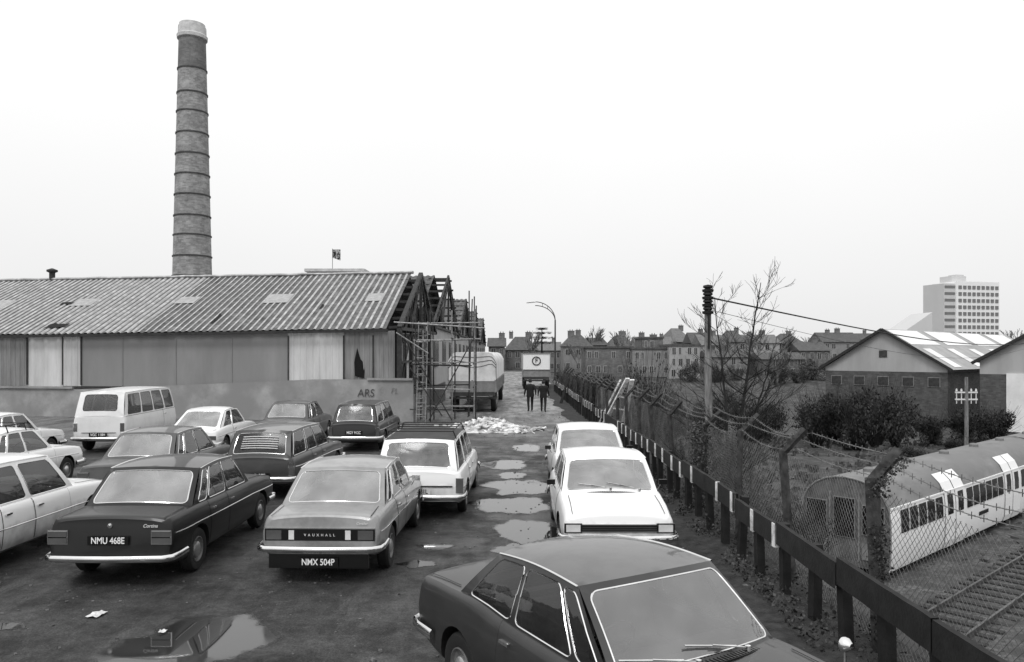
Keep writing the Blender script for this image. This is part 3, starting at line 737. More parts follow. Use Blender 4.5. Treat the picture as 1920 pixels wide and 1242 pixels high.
for k,(x,y,a,c_) in enumerate(puds):
    b=MB(); n=96; rings=[1,.9,.78,.62,.4,.15]; dep=[]
    for q_ in rings:
        for i in range(n):
            t=2*math.pi*i/n; d=Vector((math.cos(t),math.sin(t),0))
            r_=1+.45*noise.noise(d*1.3+Vector((k*7.1,0,0)))+.16*noise.noise(d*3.5+Vector((k*3.3,5,0)))
            b.v.append(Vector((x+a*r_*q_*d.x,y+c_*r_*q_*d.y,.004))); dep.append((1-q_)*1.9)
    for j in range(len(rings)-1):
        for i in range(n): b.f.append((j*n+i,j*n+(i+1)%n,(j+1)*n+(i+1)%n,(j+1)*n+i)); b.m.append(0)
    b.f.append(tuple(range((len(rings)-1)*n,len(rings)*n))); b.m.append(0)
    me=b.mesh('puddle_water',[M['water']],recalc=False)
    at=me.attributes.new('depth','FLOAT','POINT')
    at.data.foreach_set('value',dep)
    o=mkobj('puddle_water',me); o["kind"]="structure"
    if o.data.polygons[0].normal.z<0: o.data.flip_normals()
b=MB(); b.grid(lambda u,v:(lerp(2.55+.15*math.sin(v*60)+.2*noise.noise(Vector((v*40,0,0))),4.0,u),lerp(1,75,v),.006+.10*math.sin(math.pi*u)*abs(noise.noise(Vector((u*3,v*60,1))))+.03*u),10,260)
vo=b.obj('earth_verge_path',[mat('dirty_verge',.015,.085,rough=.95,scale=5,bump=1,bscale=25,detail=12)],smooth=True,angle=180,recalc=False); vo["kind"]="structure"
RS=random.Random(12); b=MB()
for i in range(3400):
    y=4+RS.random()**1.4*34; x=RS.uniform(-9,3.2) if RS.random()<.55 else 2.9+RS.gauss(0,.35)
    if abs(x+3.35)<.8 and abs(y-8.05)<.8: continue
    s_=RS.uniform(.005,.018)*(1+.5*(RS.random()<.05)*2)
    mx=Matrix.Rotation(RS.random()*6,3,'Z')@Matrix.Rotation(RS.uniform(-.5,.5),3,'X')
    b.box((x,y,s_*.3),(s_*2,s_*1.5,s_),0,mx=mx)
o=b.obj('loose_gravel',[mat('loose_stones',.05,.3,rough=.9,scale=9)],recalc=False); o["kind"]="stuff"; tag(o,'loose stones and grit scattered over the yard','gravel')
for (x,y,s_) in [(-3.75,8.3,.05),(-4.75,8.85,.10),(-1.0,9.6,.04),(2.7,13.5,.07)]:
    b=MB(); b.grid(lambda u,v:(lerp(-s_,s_,u)+.02*noise.noise(Vector((u*3,v*3,x))),lerp(-s_*.7,s_*.7,v)+.02*noise.noise(Vector((u*4,3,x))),.012+.03*abs(noise.noise(Vector((u*4,v*4,y))))),5,5)
    tag(b.obj('paper_litter',[M['platewhite']],None,loc=(x,y,.004),rz=x*3),'crumpled scrap of pale paper on wet asphalt','litter','scraps of litter')

# ------------------------------------------------------------ chimney
ch=root('brick_chimney','tall tapering round brick factory chimney with iron bands','chimney',(-37.2,90,0))
def zc(y): return 3+(663-y)*90/1450
def rc_(z): return lerp(2.45,1.47,z/40.0)
class UV:
    period=4*math.pi
    def __call__(s,co): return (math.atan2(co.y,co.x)*2.0+2*math.pi, co.z)
z1=zc(133)
b=MB(); b.lathe([(rc_(z),z) for z in [i*2.0 for i in range(int(z1/2)+1)]+[z1]],40); b.obj('shaft',[M['brick']],ch,smooth=True,uvfn=UV())
z2=zc(76); b=MB(); b.lathe([(rc_(z1),z1),(rc_(z2),z2)],40); b.obj('sooty_shaft_top',[M['brick_dark']],ch,smooth=True,uvfn=UV())
z3=zc(47); r3=rc_(z2)
b=MB(); b.lathe([(r3,z2-.02),(r3+.18,z2+.05),(r3+.22,z2+.4),(r3+.08,z2+.55),(r3+.05,z3-.35),(r3-.05,z3-.3),(r3-.07,z3),(r3-.4,z3),(r3-.4,z3-1)],40); b.obj('cap',[M['cap']],ch,smooth=True)
for y in (133,178,213,253,292,330,368,407,443,482,519):
    z=zc(y); r_=rc_(z); b=MB(); b.lathe([(r_,-.09),(r_+.09,-.07),(r_+.09,.07),(r_,.09)],40); b.obj('iron_band',[M['iron']],ch,loc=(0,0,z))

# ------------------------------------------------------------ sheds (left)
def skew(x): return (-5.2-x)*.175
def shed_roof(b, xr, xl, y0,y1, ze0,ze1, zr_, pitch, amp, rows=8, sag=.04):
    n=int((xr-xl)/pitch*6)
    def fn(u,v):
        x=lerp(xr,xl,u); e=lerp(ze0,ze1,u)
        y=lerp(y0,y1,v)+skew(x); z=lerp(e,zr_,v)
        ph=(x/pitch)%1.0; w=amp*(1 if ph<.30 else (0 if .42<ph<.9 else .5))
        z+=w+sag*noise.noise(Vector((x*.35,v*3,0)))
        if v<.01: y+=.10*noise.noise(Vector((x*2.1,0,0)))
        return (x,y,z)
    b.grid(fn,n,rows,mf=lambda u:(1 if ((lerp(xr,xl,u)/pitch)%1.0)<.36 or ((lerp(xr,xl,u)/pitch)%1.0)>.93 else 0))  # pale ribs and dark troughs put relief shading into face colours
sh=root('corrugated_shed','long low corrugated shed with weathered ribbed roof','shed',(0,0,0))
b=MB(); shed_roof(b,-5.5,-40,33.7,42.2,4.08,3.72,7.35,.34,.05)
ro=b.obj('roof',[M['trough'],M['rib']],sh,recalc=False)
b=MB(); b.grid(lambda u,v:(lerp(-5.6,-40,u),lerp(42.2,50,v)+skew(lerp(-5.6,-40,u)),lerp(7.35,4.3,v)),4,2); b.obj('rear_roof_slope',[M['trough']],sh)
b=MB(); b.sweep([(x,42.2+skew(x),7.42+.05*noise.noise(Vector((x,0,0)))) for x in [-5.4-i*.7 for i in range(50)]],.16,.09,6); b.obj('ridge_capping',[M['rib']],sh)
def patch(x0,x1,v0,v1,mm,nm,h=.085,jag=0):
    b=MB()
    def fn(u,v):
        x=lerp(x0,x1,u); vv=lerp(v0,v1,v); 
        if jag: vv+=jag*noise.noise(Vector((x*6,vv*9,1))); x+=jag*3*noise.noise(Vector((vv*30,x*2,4)))
        ue=(x+5.1)/(-34.9)
        return (x,lerp(33.7,42.2,vv)+skew(x),lerp(lerp(4.08,3.72,ue),7.35,vv)+h)
    b.grid(fn,6,6); b.obj(nm,[mm],sh)
for (xa,xb_,va,vb) in((-11.2,-12.5,.44,.60),(-16.3,-17.4,.46,.58),(-22.1,-23.3,.45,.58),(-6.4,-7.2,.44,.58),(-27.2,-28.4,.42,.58)): patch(xa,xb_,va,vb,M['asb_light'],'rooflight',.055,.004)
for (xa,xb_,va,vb) in((-21.6,-22.6,.08,.14),(-14.0,-14.15,.1,.26),(-23.3,-24.0,.48,.52),(-9.1,-9.22,.3,.40)): patch(xa,xb_,va,vb,M['void'],'roof_hole',.08,.03)
b=MB(); b.beam((-5.4,33.6,4.0),(-40,33.6+skew(-40),3.64),.10,.12); b.obj('gutter',[M['steel']],sh)
def wallpanel(x0,x1,z0,z1,mm,nm,pitch=0,amp=.03,dy=0):
    b=MB(); n=max(2,int(abs(x1-x0)/pitch*6)) if pitch else 2
    def fn(u,v):
        x=lerp(x0,x1,u); ph=(x/pitch)%1.0 if pitch else 0
        w=amp*(1 if ph<.35 else 0) if pitch else 0
        return (x,34+skew(x)-w+dy,lerp(z0,z1,v) if v<1 else lerp(4.0,3.6,(-5.2-x)/35))
    b.grid(fn,n,1); return b.obj(nm,[mm],sh)
def wx(px):  # tabulated panel joints on the skewed front wall
    k=(px-960)/1450.0; return k*(34-5.2*.175)/(1+k*.175)
wallpanel(wx(740),wx(700),1.85,4,M['sheet_mid'],'corrugated_panel',.22)
wallpanel(wx(700),wx(645),1.85,4,M['sheet_mid'],'corrugated_panel',.22)
wallpanel(wx(645),wx(540),1.75,4,M['sheet_light'],'corrugated_panel',.3)
wallpanel(wx(540),wx(152),1.45,4,M['sheet'],'plain_panel')
for px in (230,330,435): 
    b=MB(); b.box((wx(px),34+skew(wx(px))-.01,2.6),(.05,.03,2.2)); b.obj('panel_joint',[M['sheet_mid']],sh)
wallpanel(wx(152),wx(118),1.45,4,M['sheet_light'],'corrugated_panel',.3)
wallpanel(wx(118),wx(52),1.35,4,M['sheet_light'],'corrugated_panel',.7,.05)
wallpanel(wx(52),wx(-60),1.3,4,M['sheet_mid'],'corrugated_panel',.25)
for px,w_ in((153,.06),(52,.08),(118,.04),(541,.05),(645,.07),(700,.06)):
    b=MB(); b.box((wx(px),34+skew(wx(px))-.045,2.65),(w_,.03,2.3)); b.obj('panel_gap',[M['steel']],sh)
b=MB(); x=wx(666); b.face([(x,33.93+skew(x),2.0),(x+.42,33.93+skew(x+.4),1.9),(x+.46,33.93+skew(x),2.5),(x+.25,33.93+skew(x),2.75),(x+.1,33.93+skew(x),3.25),(x-.03,33.93+skew(x),2.6)]); b.obj('torn_hole',[M['void']],sh)
b=MB()
b.grid(lambda u,v:(lerp(-4.3,-40,u),33.9+skew(lerp(-4.3,-40,u)),lerp(-.05,(1.85 if u<.12 else 1.85-.55*min(1,(u-.12)*3)),v)),40,3)
b.grid(lambda u,v:(-4.3,lerp(33.75,50,u),lerp(-.05,1.2,v)),6,2)
b.obj('base_wall',[M['concrete']],sh)
for px0,px1,z in((0,140,1.38),(690,775,1.87)):
    b=MB(); xa,xb_=wx(px0),wx(px1); b.beam((xa,33.86+skew(xa),z),(xb_,33.86+skew(xb_),z),.12,.1)
    b.obj('wall_ledge',[M['concrete']],sh)
GR=mat('faded_graffiti',.06,.17,rough=.9,scale=9); GR2=mat('worn_graffiti',.16,.3,rough=.9,scale=9)
text_obj('ARS',.48,'graffiti',GR,sh,(wx(687),33.86+skew(wx(687)),1.24),(rad(90),0,rad(-10)),shear=.1,sx=.95,bold=.0,extr=.001)
text_obj('FL',.36,'graffiti',GR2,sh,(wx(740),33.86+skew(wx(740)),1.35),(rad(90),0,rad(-10)),shear=.2,bold=-.012,extr=.001)
b=MB()
for (y0,zz0,y1,zz1,w) in [(34,4.1,42,7.3,.2),(42,7.3,50,4.3,.2),(34,4.1,50,4.3,.15),(38,4.15,42,7.2,.1),(46,4.2,42,7.2,.1),(38,4.15,38,5.7,.1),(46,4.2,46,5.8,.1),(34,1.2,34,4.1,.2),(38,1.2,38,4.1,.15),(42,1.2,42,7.2,.15),(46,1.2,46,4.1,.15),(36,4.1,38,5.6,.08),(48,4.2,46,5.6,.08),(34,2.6,50,2.7,.1),(34,1.3,38,4.1,.08),(42,4.1,46,1.3,.08),(40,4.1,40,6.4,.08),(44,4.1,44,6.5,.08),(36,1.2,36,4.1,.08)]:
    b.beam((-4.95,y0,zz0),(-4.95,y1,zz1),w,w)
for k in range(7):
    f=(k+.3)/7
    b.beam((-5.9,lerp(34,42,f),lerp(4.0,7.2,f)),(-4.8,lerp(34,42,f),lerp(4.05,7.2,f)),.09,.12)
    b.beam((-5.9,lerp(50,42,f),lerp(4.2,7.2,f)),(-4.8,lerp(50,42,f),lerp(4.2,7.2,f)),.09,.12)
b.obj('gable_truss',[M['steel']],sh)
b=MB(); b.face([(-7.2,34.5,0),(-7.2,50,0),(-7.2,50,4.1),(-7.2,42.6,7.0),(-7.2,34.5,4.0)]); b.obj('gable_shade_or_backing',[M['void']],sh)  # dark sheet standing in for the shed's shaded interior
for y0 in (34.5,36.5,39.5,43,47):
    b=MB(); b.face([(-5.02,y0,1.3+R.random()),(-5.02,y0+1.1,1.3+R.random()),(-5.02,y0+1.1,3.4),(-5.02,y0,3.8)])
    b.obj('loose_gable_sheet',[M['sheet_light'] if y0 in(36.5,43) else M['sheet_mid']],sh)
b=MB(); b.lathe([(.16,-.3),(.16,.35),(.3,.42),(.3,.52),(.05,.62)],12); b.obj('roof_cowl',[M['steel']],sh,loc=(-27.4,42.2+skew(-27.4),7.45),smooth=True)
bays=[(50,74,62,9.2),(74,98,86,9.0),(98,122,110,9.0),(124,150,137,9.2)]
for k,(y0,y1,yr_,h) in enumerate(bays):
    s2=root('industrial_shed','tall gabled industrial shed bay with open gable' if k==0 else 'gabled industrial shed bay along the yard road','shed',(-5.2,yr_,0),group='shed bays along the road')
    b=MB(); n=int(34/.5*4); xe=-1.0 if k==0 else .15
    for (ya,yb_) in((y0,yr_),(y1,yr_)):
        b.grid(lambda u,v:(lerp(xe,-34,u),lerp(ya,yb_,v)-yr_+lerp(.15,-34,u)*-.175,lerp(4.8,h,v)+(.07 if (u*34/.5)%1<.4 else 0)),n,3)
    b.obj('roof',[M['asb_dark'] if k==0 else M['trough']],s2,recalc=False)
    b=MB()
    wm_=M['hwall2'] if k<2 else M['hwall3']
    b.face([(0,y0-yr_,0),(0,y1-yr_,0),(0,y1-yr_,4.8),(0,y0-yr_,4.8)])
    b.face([(0,y0-yr_+.02,0),(-34,y0-yr_+6,0),(-34,y0-yr_+6,4.8),(0,y0-yr_+.02,4.8)])
    b.obj('wall',[wm_],s2)
    b=MB(); xq=-1.6 if k==0 else -.3; b.face([(xq,y0-yr_+.3,4.6),(xq,y1-yr_-.3,4.6),(xq,0,h-.3)]); b.obj('gable_shade_or_backing',[M['void'] if k==0 else M['sheet_mid']],s2)
    b=MB(); A=(y0-yr_);C=(y1-yr_)
    segs=[(A,4.8,0,h),(0,h,C,4.8),(A,4.8,C,4.8),(A*.5,4.8,0,h),(C*.5,4.8,0,h),(0,4.8,0,h),(A*.5,4.8,A*.5,4.8+(h-4.8)*.5),(C*.5,4.8,C*.5,4.8+(h-4.8)*.5),(A,4.4,0,h-.6),(0,h-.6,C,4.4)]
    for j in range(8):
        f0=j/8;f1=(j+.5)/8;segs+=[(A*(1-f0),lerp(4.4,h-.6,f0),A*(1-f1),lerp(4.8,h,f1)),(C*(1-f0),lerp(4.4,h-.6,f0),C*(1-f1),lerp(4.8,h,f1))]
    for (a,za,c_,zc_) in segs: b.beam((.1,a,za),(.1,c_,zc_),.14,.16)
    for j in range(7):
        f=(j+.5)/7; b.beam((-1.4,A*(1-f),lerp(4.8,h,f)),(.3,A*(1-f),lerp(4.8,h,f)),.12,.15); b.beam((-1.4,C*(1-f),lerp(4.8,h,f)),(.3,C*(1-f),lerp(4.8,h,f)),.12,.15)
    b.obj('gable_truss',[M['steel']],s2)
    for j in range(4):
        yy=lerp(y0,y1,(j+.5)/4)-yr_; b=MB(); b.box((0,0,0),(.06,2.6,1.8)); b.obj('window',[M['hwin']],s2,loc=(.03,yy,3.0))
o=root('flat_roofed_block','pale flat roofed block beyond the shed','building',(-21.3,97,0))
b=MB(); b.box((0,0,6.4),(6.6,8,12.8)); b.obj('wall',[M['hwall2']],o)
b=MB(); b.box((0,0,13.0),(7.2,8.6,.35)); b.obj('flat_roof',[M['cap']],o)
o=root('flag_pole','small flag flying from a thin pole','flag',(-21.7,93.5,13.17))
b=MB(); b.tube((0,0,0),(0,0,2.5),.03,6); b.obj('pole',[M['steel']],o)
b=MB(); b.grid(lambda u,v:(u*.95,.12*math.sin(u*7),lerp(1.4,2.4,v)-.35*u+.35*u*v),10,4); b.obj('flag_cloth',[M['flag']],o)

# ------------------------------------------------------------ scaffold
sc=root('scaffolding','tubular scaffold standing against the open shed gable','scaffolding',(-3,35,0))
def pole(nm,p0,p1,r_=.03,mm=None):
    p0=Vector(p0)-Vector((-3,35,0));p1=Vector(p1)-Vector((-3,35,0))
    b=MB(); b.tube((0,0,0),p1-p0,r_,6); b.obj(nm,[mm or (M['scaf'] if R.random()<.3 else M['scafd'])],sc,loc=p0)
for yy in(33.6,35.2):
    for x,h in((-4.15,4.9),(-3.9,4.2),(-3.55,4.6),(-2.6,4.4),(-1.65,5.0)): pole('upright_pole',(x,yy,0),(x+R.uniform(-.06,.06),yy,h+R.uniform(-.3,.5)))
    for z in(.6,1.5,2.5,3.6,4.3): pole('ledger_pole',(-4.5+R.random()*.5,yy,z+R.uniform(-.08,.08)),(-1.4-R.random()*.8*(z<3),yy,z+R.uniform(-.08,.08)))
for x in(-4.15,-2.6,-1.65):
    for z in(1.55,2.55,3.65): pole('cross_pole',(x,33.2-R.random()*.3,z),(x,35.4+R.random(),z))
pole('brace_pole',(-4.9,33.5,4.1),(-2.6,33.5,.1)); pole('brace_pole',(-1.7,33.5,3.6),(-3.6,33.5,.1)); pole('brace_pole',(-2.0,35.3,.1),(-1.9,37,5.6)); pole('upright_pole',(-2.05,37,0),(-2.05,37,6.0)); pole('upright_pole',(-1.85,38,0),(-1.85,38,5.8))
pole('brace_pole',(-5.0,33.4,3.9),(-3.6,33.3,3.0)); pole('brace_pole',(-4.4,33.3,2.4),(-3.0,33.3,.3)); pole('ledger_pole',(-5.1,33.4,4.35),(-1.2,33.5,4.1),.035)
for z in [0.35*i for i in range(1,12)]: pole('short_pole',(-4.15,33.55,z),(-3.88,33.55,z),.02)
for i in range(4):
    b=MB(); b.box((0,0,0),(2.9,.22,.04),rz=.02*i); b.obj('scaffold_board',[M['board']],sc,loc=(.1,-1.2+i*.26,2.6))
for i in range(2):
    b=MB(); b.box((0,0,0),(2.5,.22,.04),rz=.05*i); b.obj('scaffold_board',[M['board']],sc,loc=(.1,-1.1+i*.3,.68))
ld=MB(); 
for dx in(-.2,.2): ld.tube((dx,0,0),(dx,.9,4.4),.025,6)
for i in range(15): ld.tube((-.2,.06*i,.29*i),(.2,.06*i,.29*i),.018,6)
ld.obj('ladder',[M['board']],sc,loc=(-.9,-1.9,0))

# rubble
b=MB(); RR=random.Random(3)
b.grid(lambda u,v:(lerp(-1.7,1.7,u),lerp(-1.2,1.2,v),max(-.02,.38*math.exp(-((2*u-1)**2*2.5+(2*v-1)**2*3))*(1+1.1*noise.noise(Vector((u*7,v*7,0))))-.03)),26,20)
for i in range(190):
    a=RR.gauss(0,.85);c_=RR.gauss(0,.6); h=.40*math.exp(-(a*a/1.2+c_*c_/.6))
    mx=Matrix.Rotation(RR.random()*3,3,'Z')@Matrix.Rotation(RR.uniform(-.6,.6),3,'X')@Matrix.Rotation(RR.uniform(-.6,.6),3,'Y')
    b.box((a,c_,h+.03),(RR.uniform(.04,.5),RR.uniform(.03,.22),RR.uniform(.01,.08)),0,mx=mx)
o=b.obj('rubble_pile',[M['rubble']],loc=(-.95,30.2,0)); o["kind"]="stuff"; tag(o,'heap of pale rubble and broken boards on the yard','rubble')

# ------------------------------------------------------------ lorries
def lorry(loc,yaw,LL_,W_,top,label,kind):
    rt=root('parked_lorry',label,'lorry',loc,rad(yaw))
    b=MB(); b.box((0,LL_/2,.95),(W_*.9,LL_,.22)); b.box((0,.1,.75),(W_*.95,.1,.12)); b.obj('chassis',[M['lorrydark']],rt)
    if kind==0:
        b=MB(); b.box((0,LL_/2,1.35),(W_,LL_,.62),0); b.box((0,LL_/2,1.68),(W_+.03,LL_+.03,.06),0)
        for i in range(7): b.box((W_/2+.02,LL_*(i+.5)/7,1.35),(.05,.08,.62),0); 
        for x in(-W_/2+.06,0,W_/2-.06): b.box((x,-.02,1.35),(.09,.05,.62),0)
        b.obj('side_boards',[M['lorrygrey']],rt)
        b=MB()
        def fn(u,v):
            t=v*math.pi; x=-math.cos(t); 
            x=max(-1,min(1,x*1.15)); z=1.6+(top-1.6)*min(1,math.sin(t)*1.35)**.85
            return (x*W_/2*.99+.03*noise.noise(Vector((u*20,v*5,0))),u*LL_-.02,z+.05*noise.noise(Vector((u*12,v*4,5))))
        b.grid(fn,40,24); b.face([fn(0,j/24) for j in range(25)]); b.obj('tarpaulin',[M['tarp']],rt,smooth=True)
        for k in range(3):
            b=MB(); b.sweep([Vector(fn(0,j/24))+Vector((0,-.02,-.25*(k+1)*math.sin(j/24*math.pi))) for j in range(25)],.012,.012,4); b.obj('lashing_rope',[M['steel']],rt)
    else:
        b=MB(); b.box((0,LL_/2,(top+1.65)/2),(W_,LL_,top-1.65)); b.obj('box_body',[M['lorrywhite']],rt)
        b=MB(); b.box((0,LL_/2,1.35),(W_*.99,LL_*.995,.6)); b.obj('lower_body',[M['lorrygrey']],rt)
        b=MB()
        for x in(-W_/2,W_/2): b.box((x*.99,-.02,(top+1.05)/2),(.05,.05,top-1.1))
        b.box((0,-.02,top),(W_+.04,.08,.08)); b.box((0,-.02,1.65),(W_,.06,.05)); b.obj('rear_door_frame',[M['lorrygrey']],rt)
        b=MB(); b.lathe([(.29,-.03),(.37,-.03),(.37,0),(.29,0)],28,0,'Y'); e=b.obj('emblem',[M['black']],rt,loc=(0,-.03,top-.62))
        text_obj('F',.5,'emblem_letter',M['black'],e,(0,-.02,0),(rad(90),0,0))
    for sx in(-1,1):
        b=MB(); b.box((0,0,0),(.2,.05,.1)); b.obj('tail_light',[M['lens_dark']],rt,loc=(sx*W_*.38,-.05,.85))
    tm,wm=wheel_meshes(.48,.28)
    for yy in([1.2,2.4,LL_-1] if LL_>8 else [1.2,LL_+.4]):
        for sx in(-1,1):
            o=mkobj('wheel',tm,rt,(sx*(W_/2-.2),yy,.48)); o.rotation_euler=(0,0,0 if sx>0 else math.pi); mkobj('hubcap',wm,o)
    b=MB(); b.box((0,LL_+1.0,1.6),(W_*.92,1.7,1.9)); b.box((0,LL_+1.1,2.6),(W_*.85,1.4,.2)); b.box((0,LL_+1.88,2.0),(W_*.8,.05,.7),1); b.obj('cab',[M['lorrydark'],M['hwin']],rt)
    return rt
lorry((-2.0,39.0,0),-1.2,12,2.45,3.05,'trailer with rounded pale tarpaulin cover beside scaffolding',0)
lorry((2.02,64,0),0,6,2.3,3.0,'white box lorry with round emblem on its rear',1)

# ------------------------------------------------------------ people
def person(loc,rz,label,ph=1,h=1.0):
    V=[];E=[];Rd=[]
    def add(p,r_,par=None):
        V.append(Vector(p)); Rd.append(r_); i=len(V)-1
        if par is not None: E.append((par,i))
        return i
    pel=add((0,0,.95),(.135,.10)); sp1=add((0,0,1.12),(.13,.095),pel); chs=add((0,0,1.32),(.17,.11),sp1); nk=add((0,.01,1.47),(.055,.055),chs)
    hd1=add((0,.03,1.56),(.072,.08),nk); add((0,.03,1.66),(.078,.09),hd1)
    for sx in(-1,1):
        s=ph*sx
        sh_=add((sx*.17,0,1.40),(.065,.065),chs); el=add((sx*.235,-.04-.05*s,1.13),(.048,.048),sh_); wr=add((sx*.25,.05-.12*s,.90),(.03,.03),el); pm_=add((sx*.25,.07-.13*s,.84),(.022,.036),wr)
        for k in range(4):
            yy=.04+.022*k-.13*s; f1=add((sx*.25,yy+.01,.785-.004*abs(k-2)),(.009,.009),pm_); add((sx*.238,yy+.02,.745-.008*abs(k-2)),(.008,.008),f1)
        th_=add((sx*.235,.105-.13*s,.81),(.010,.010),pm_); add((sx*.225,.12-.13*s,.775),(.009,.009),th_)
        hp=add((sx*.09,0,.88),(.088,.09),pel); kn=add((sx*.10,.10*s+.04,.50),(.062,.062),hp); an=add((sx*.10,.18*s-.03,.10+(.04 if s<0 else 0)),(.042,.045),kn); add((sx*.11,.18*s+.12,.04),(.04,.032),an)
    me=bpy.data.meshes.new('person'); me.from_pydata(V,E,[])
    o=mkobj('person',me,None,loc,rz)
    md=o.modifiers.new('s','SKIN')
    bpy.context.view_layer.update()
    if not me.skin_vertices: 
        bm=bmesh.new(); bm.from_mesh(me); bm.verts.layers.skin.verify(); bm.to_mesh(me); bm.free()
    sk=me.skin_vertices[0].data
    for i,r_ in enumerate(Rd): sk[i].radius=r_; sk[i].use_root=(i==0)
    ss=o.modifiers.new('ss','SUBSURF'); ss.levels=2; ss.render_levels=2
    dg=bpy.context.evaluated_depsgraph_get(); dg.update()
    nm=bpy.data.meshes.new_from_object(o.evaluated_get(dg)); o.modifiers.clear(); o.data=nm; nm.name='person'
    nm.materials.clear()
    for mm in('skin','coat','trouser','rubber'): nm.materials.append(M[mm])
    for p_ in nm.polygons:
        c_=p_.center
        if c_.z>1.47: k=0
        elif abs(c_.x)>.2 and c_.z<.89: k=0
        elif c_.z>.9 or abs(c_.x)>.2: k=1
        elif c_.z<.09: k=3
        else: k=2
        p_.material_index=k
    nm.shade_smooth()
    b=MB(); 
    prof=[(.80,.185,.135),(.95,.175,.13),(1.1,.165,.12),(1.25,.19,.13),(1.36,.20,.13),(1.43,.15,.10),(1.48,.075,.07)]
    def pf(u,c): 
        i=min(int(u*6),5); return lerp(prof[i][c],prof[i+1][c],u*6-i)
    b.grid(lambda u,v:(math.cos(v*2*math.pi)*pf(u,1),math.sin(v*2*math.pi)*pf(u,2),pf(u,0)),18,20)
    b.obj('jacket',[M['coat']],o,smooth=True,angle=80)
    b=MB(); b.grid(lambda u,v:(.088*math.cos(v*2*math.pi)*math.cos((u-.25)*math.pi*.66),.02+.103*math.sin(v*2*math.pi)*math.cos((u-.25)*math.pi*.66)-(.012 if u<.4 else 0),1.635+.105*math.sin((u-.25)*math.pi*.66)),8,16)
    b.obj('hair',[M['hair']],o,smooth=True,angle=80)
    b=MB(); b.box((0,.125,1.60),(.022,.03,.04)); b.obj('nose',[M['skin']],o)
    o.scale=(h*1.15,h*1.15,h); tag(o,label,'person'); return o
person((.94,39.8,0),.1,'man in dark jacket walking away along the road',1,.97)
person((1.60,39.4,0),-.15,'man in dark coat walking beside his companion',-1,.93)

# ------------------------------------------------------------ street lamp
o=root('street_lamp','tall curved double arm street lamp beside the road','street lamp',(3.35,60,0))
b=MB(); b.sweep([(0,0,0),(0,0,1.2),(0,0,1.25),(0,0,5.6)],.09,.09,10,radii=[1.3,1.3,.8,.6]); b.obj('column',[M['lamp']],o,smooth=True)
b=MB()
for d in(0,.22):
    b.sweep([(0+ -1.55*(1-math.cos(t)),0,5.55-d*.3+(1.45-d)*math.sin(t)) for t in [i*math.pi/2/12 for i in range(13)]],.035,.035,6)
for t in(.5,.9,1.2): b.tube((-1.55*(1-math.cos(t)),0,5.55+1.45*math.sin(t)),(-1.55*(1-math.cos(t)),0,5.49+1.23*math.sin(t)),.02,5)
b.obj('arm',[M['lamp']],o,smooth=True)
b=MB(); b.sweep([(0,0,0),(-.15,0,.02),(-.6,0,-.02),(-.75,0,-.05)],.12,.07,10,radii=[.4,1,1,.4]); b.obj('lamp_head',[M['platewhite']],o,loc=(-1.5,0,6.98),smooth=True)

# ------------------------------------------------------------ low timber rail fence
fn_=root('timber_rail_fence','low tarred timber fence with white painted uprights','fence',(3.35,2,0))
sp_=.88; n=66
pm1=MB(); pm1.box((0,0,.45),(.10,.13,.92)); pmesh=pm1.mesh('post',[M['timber_dark']])
for i in range(n):
    y=4.2+i*sp_-2+R.uniform(-.06,.06)
    o=mkobj('post',pmesh,fn_,(R.uniform(-.03,.03),y,R.uniform(-.06,.02))); o.rotation_euler=(R.uniform(-.05,.05),R.uniform(-.05,.05),R.uniform(-.1,.1))
for i in range(0,n-1,2):
    y=4.2+i*sp_-2; b=MB()
    b.grid(lambda u,v:(-.028,lerp(.01,sp_*2-.01,u),lerp(-.135,.135,v)+.012*noise.noise(Vector((u*5+i,v,0)))),14,1,0)
    b.grid(lambda u,v:(.028,lerp(.01,sp_*2-.01,u),lerp(-.135,.135,v)+.012*noise.noise(Vector((u*5+i,v,0)))),14,1,0)
    b.grid(lambda u,v:(lerp(-.028,.028,v),lerp(.01,sp_*2-.01,u),.135+.012*noise.noise(Vector((u*5+i,1,0)))),14,1,0)
    if 5<i:
        for yc in(.12,sp_+.06):
            if R.random()<.82: b.box((-.006,yc+R.uniform(-.05,.05),-.01),(.066,R.uniform(.09,.14),.29),1)
    o=b.obj('rail',[M['timber_dark'],M['timber_white']],fn_,loc=(-.09,y,.80+R.uniform(-.04,.03))); o.rotation_euler=(R.uniform(-.018,.018),0,0)
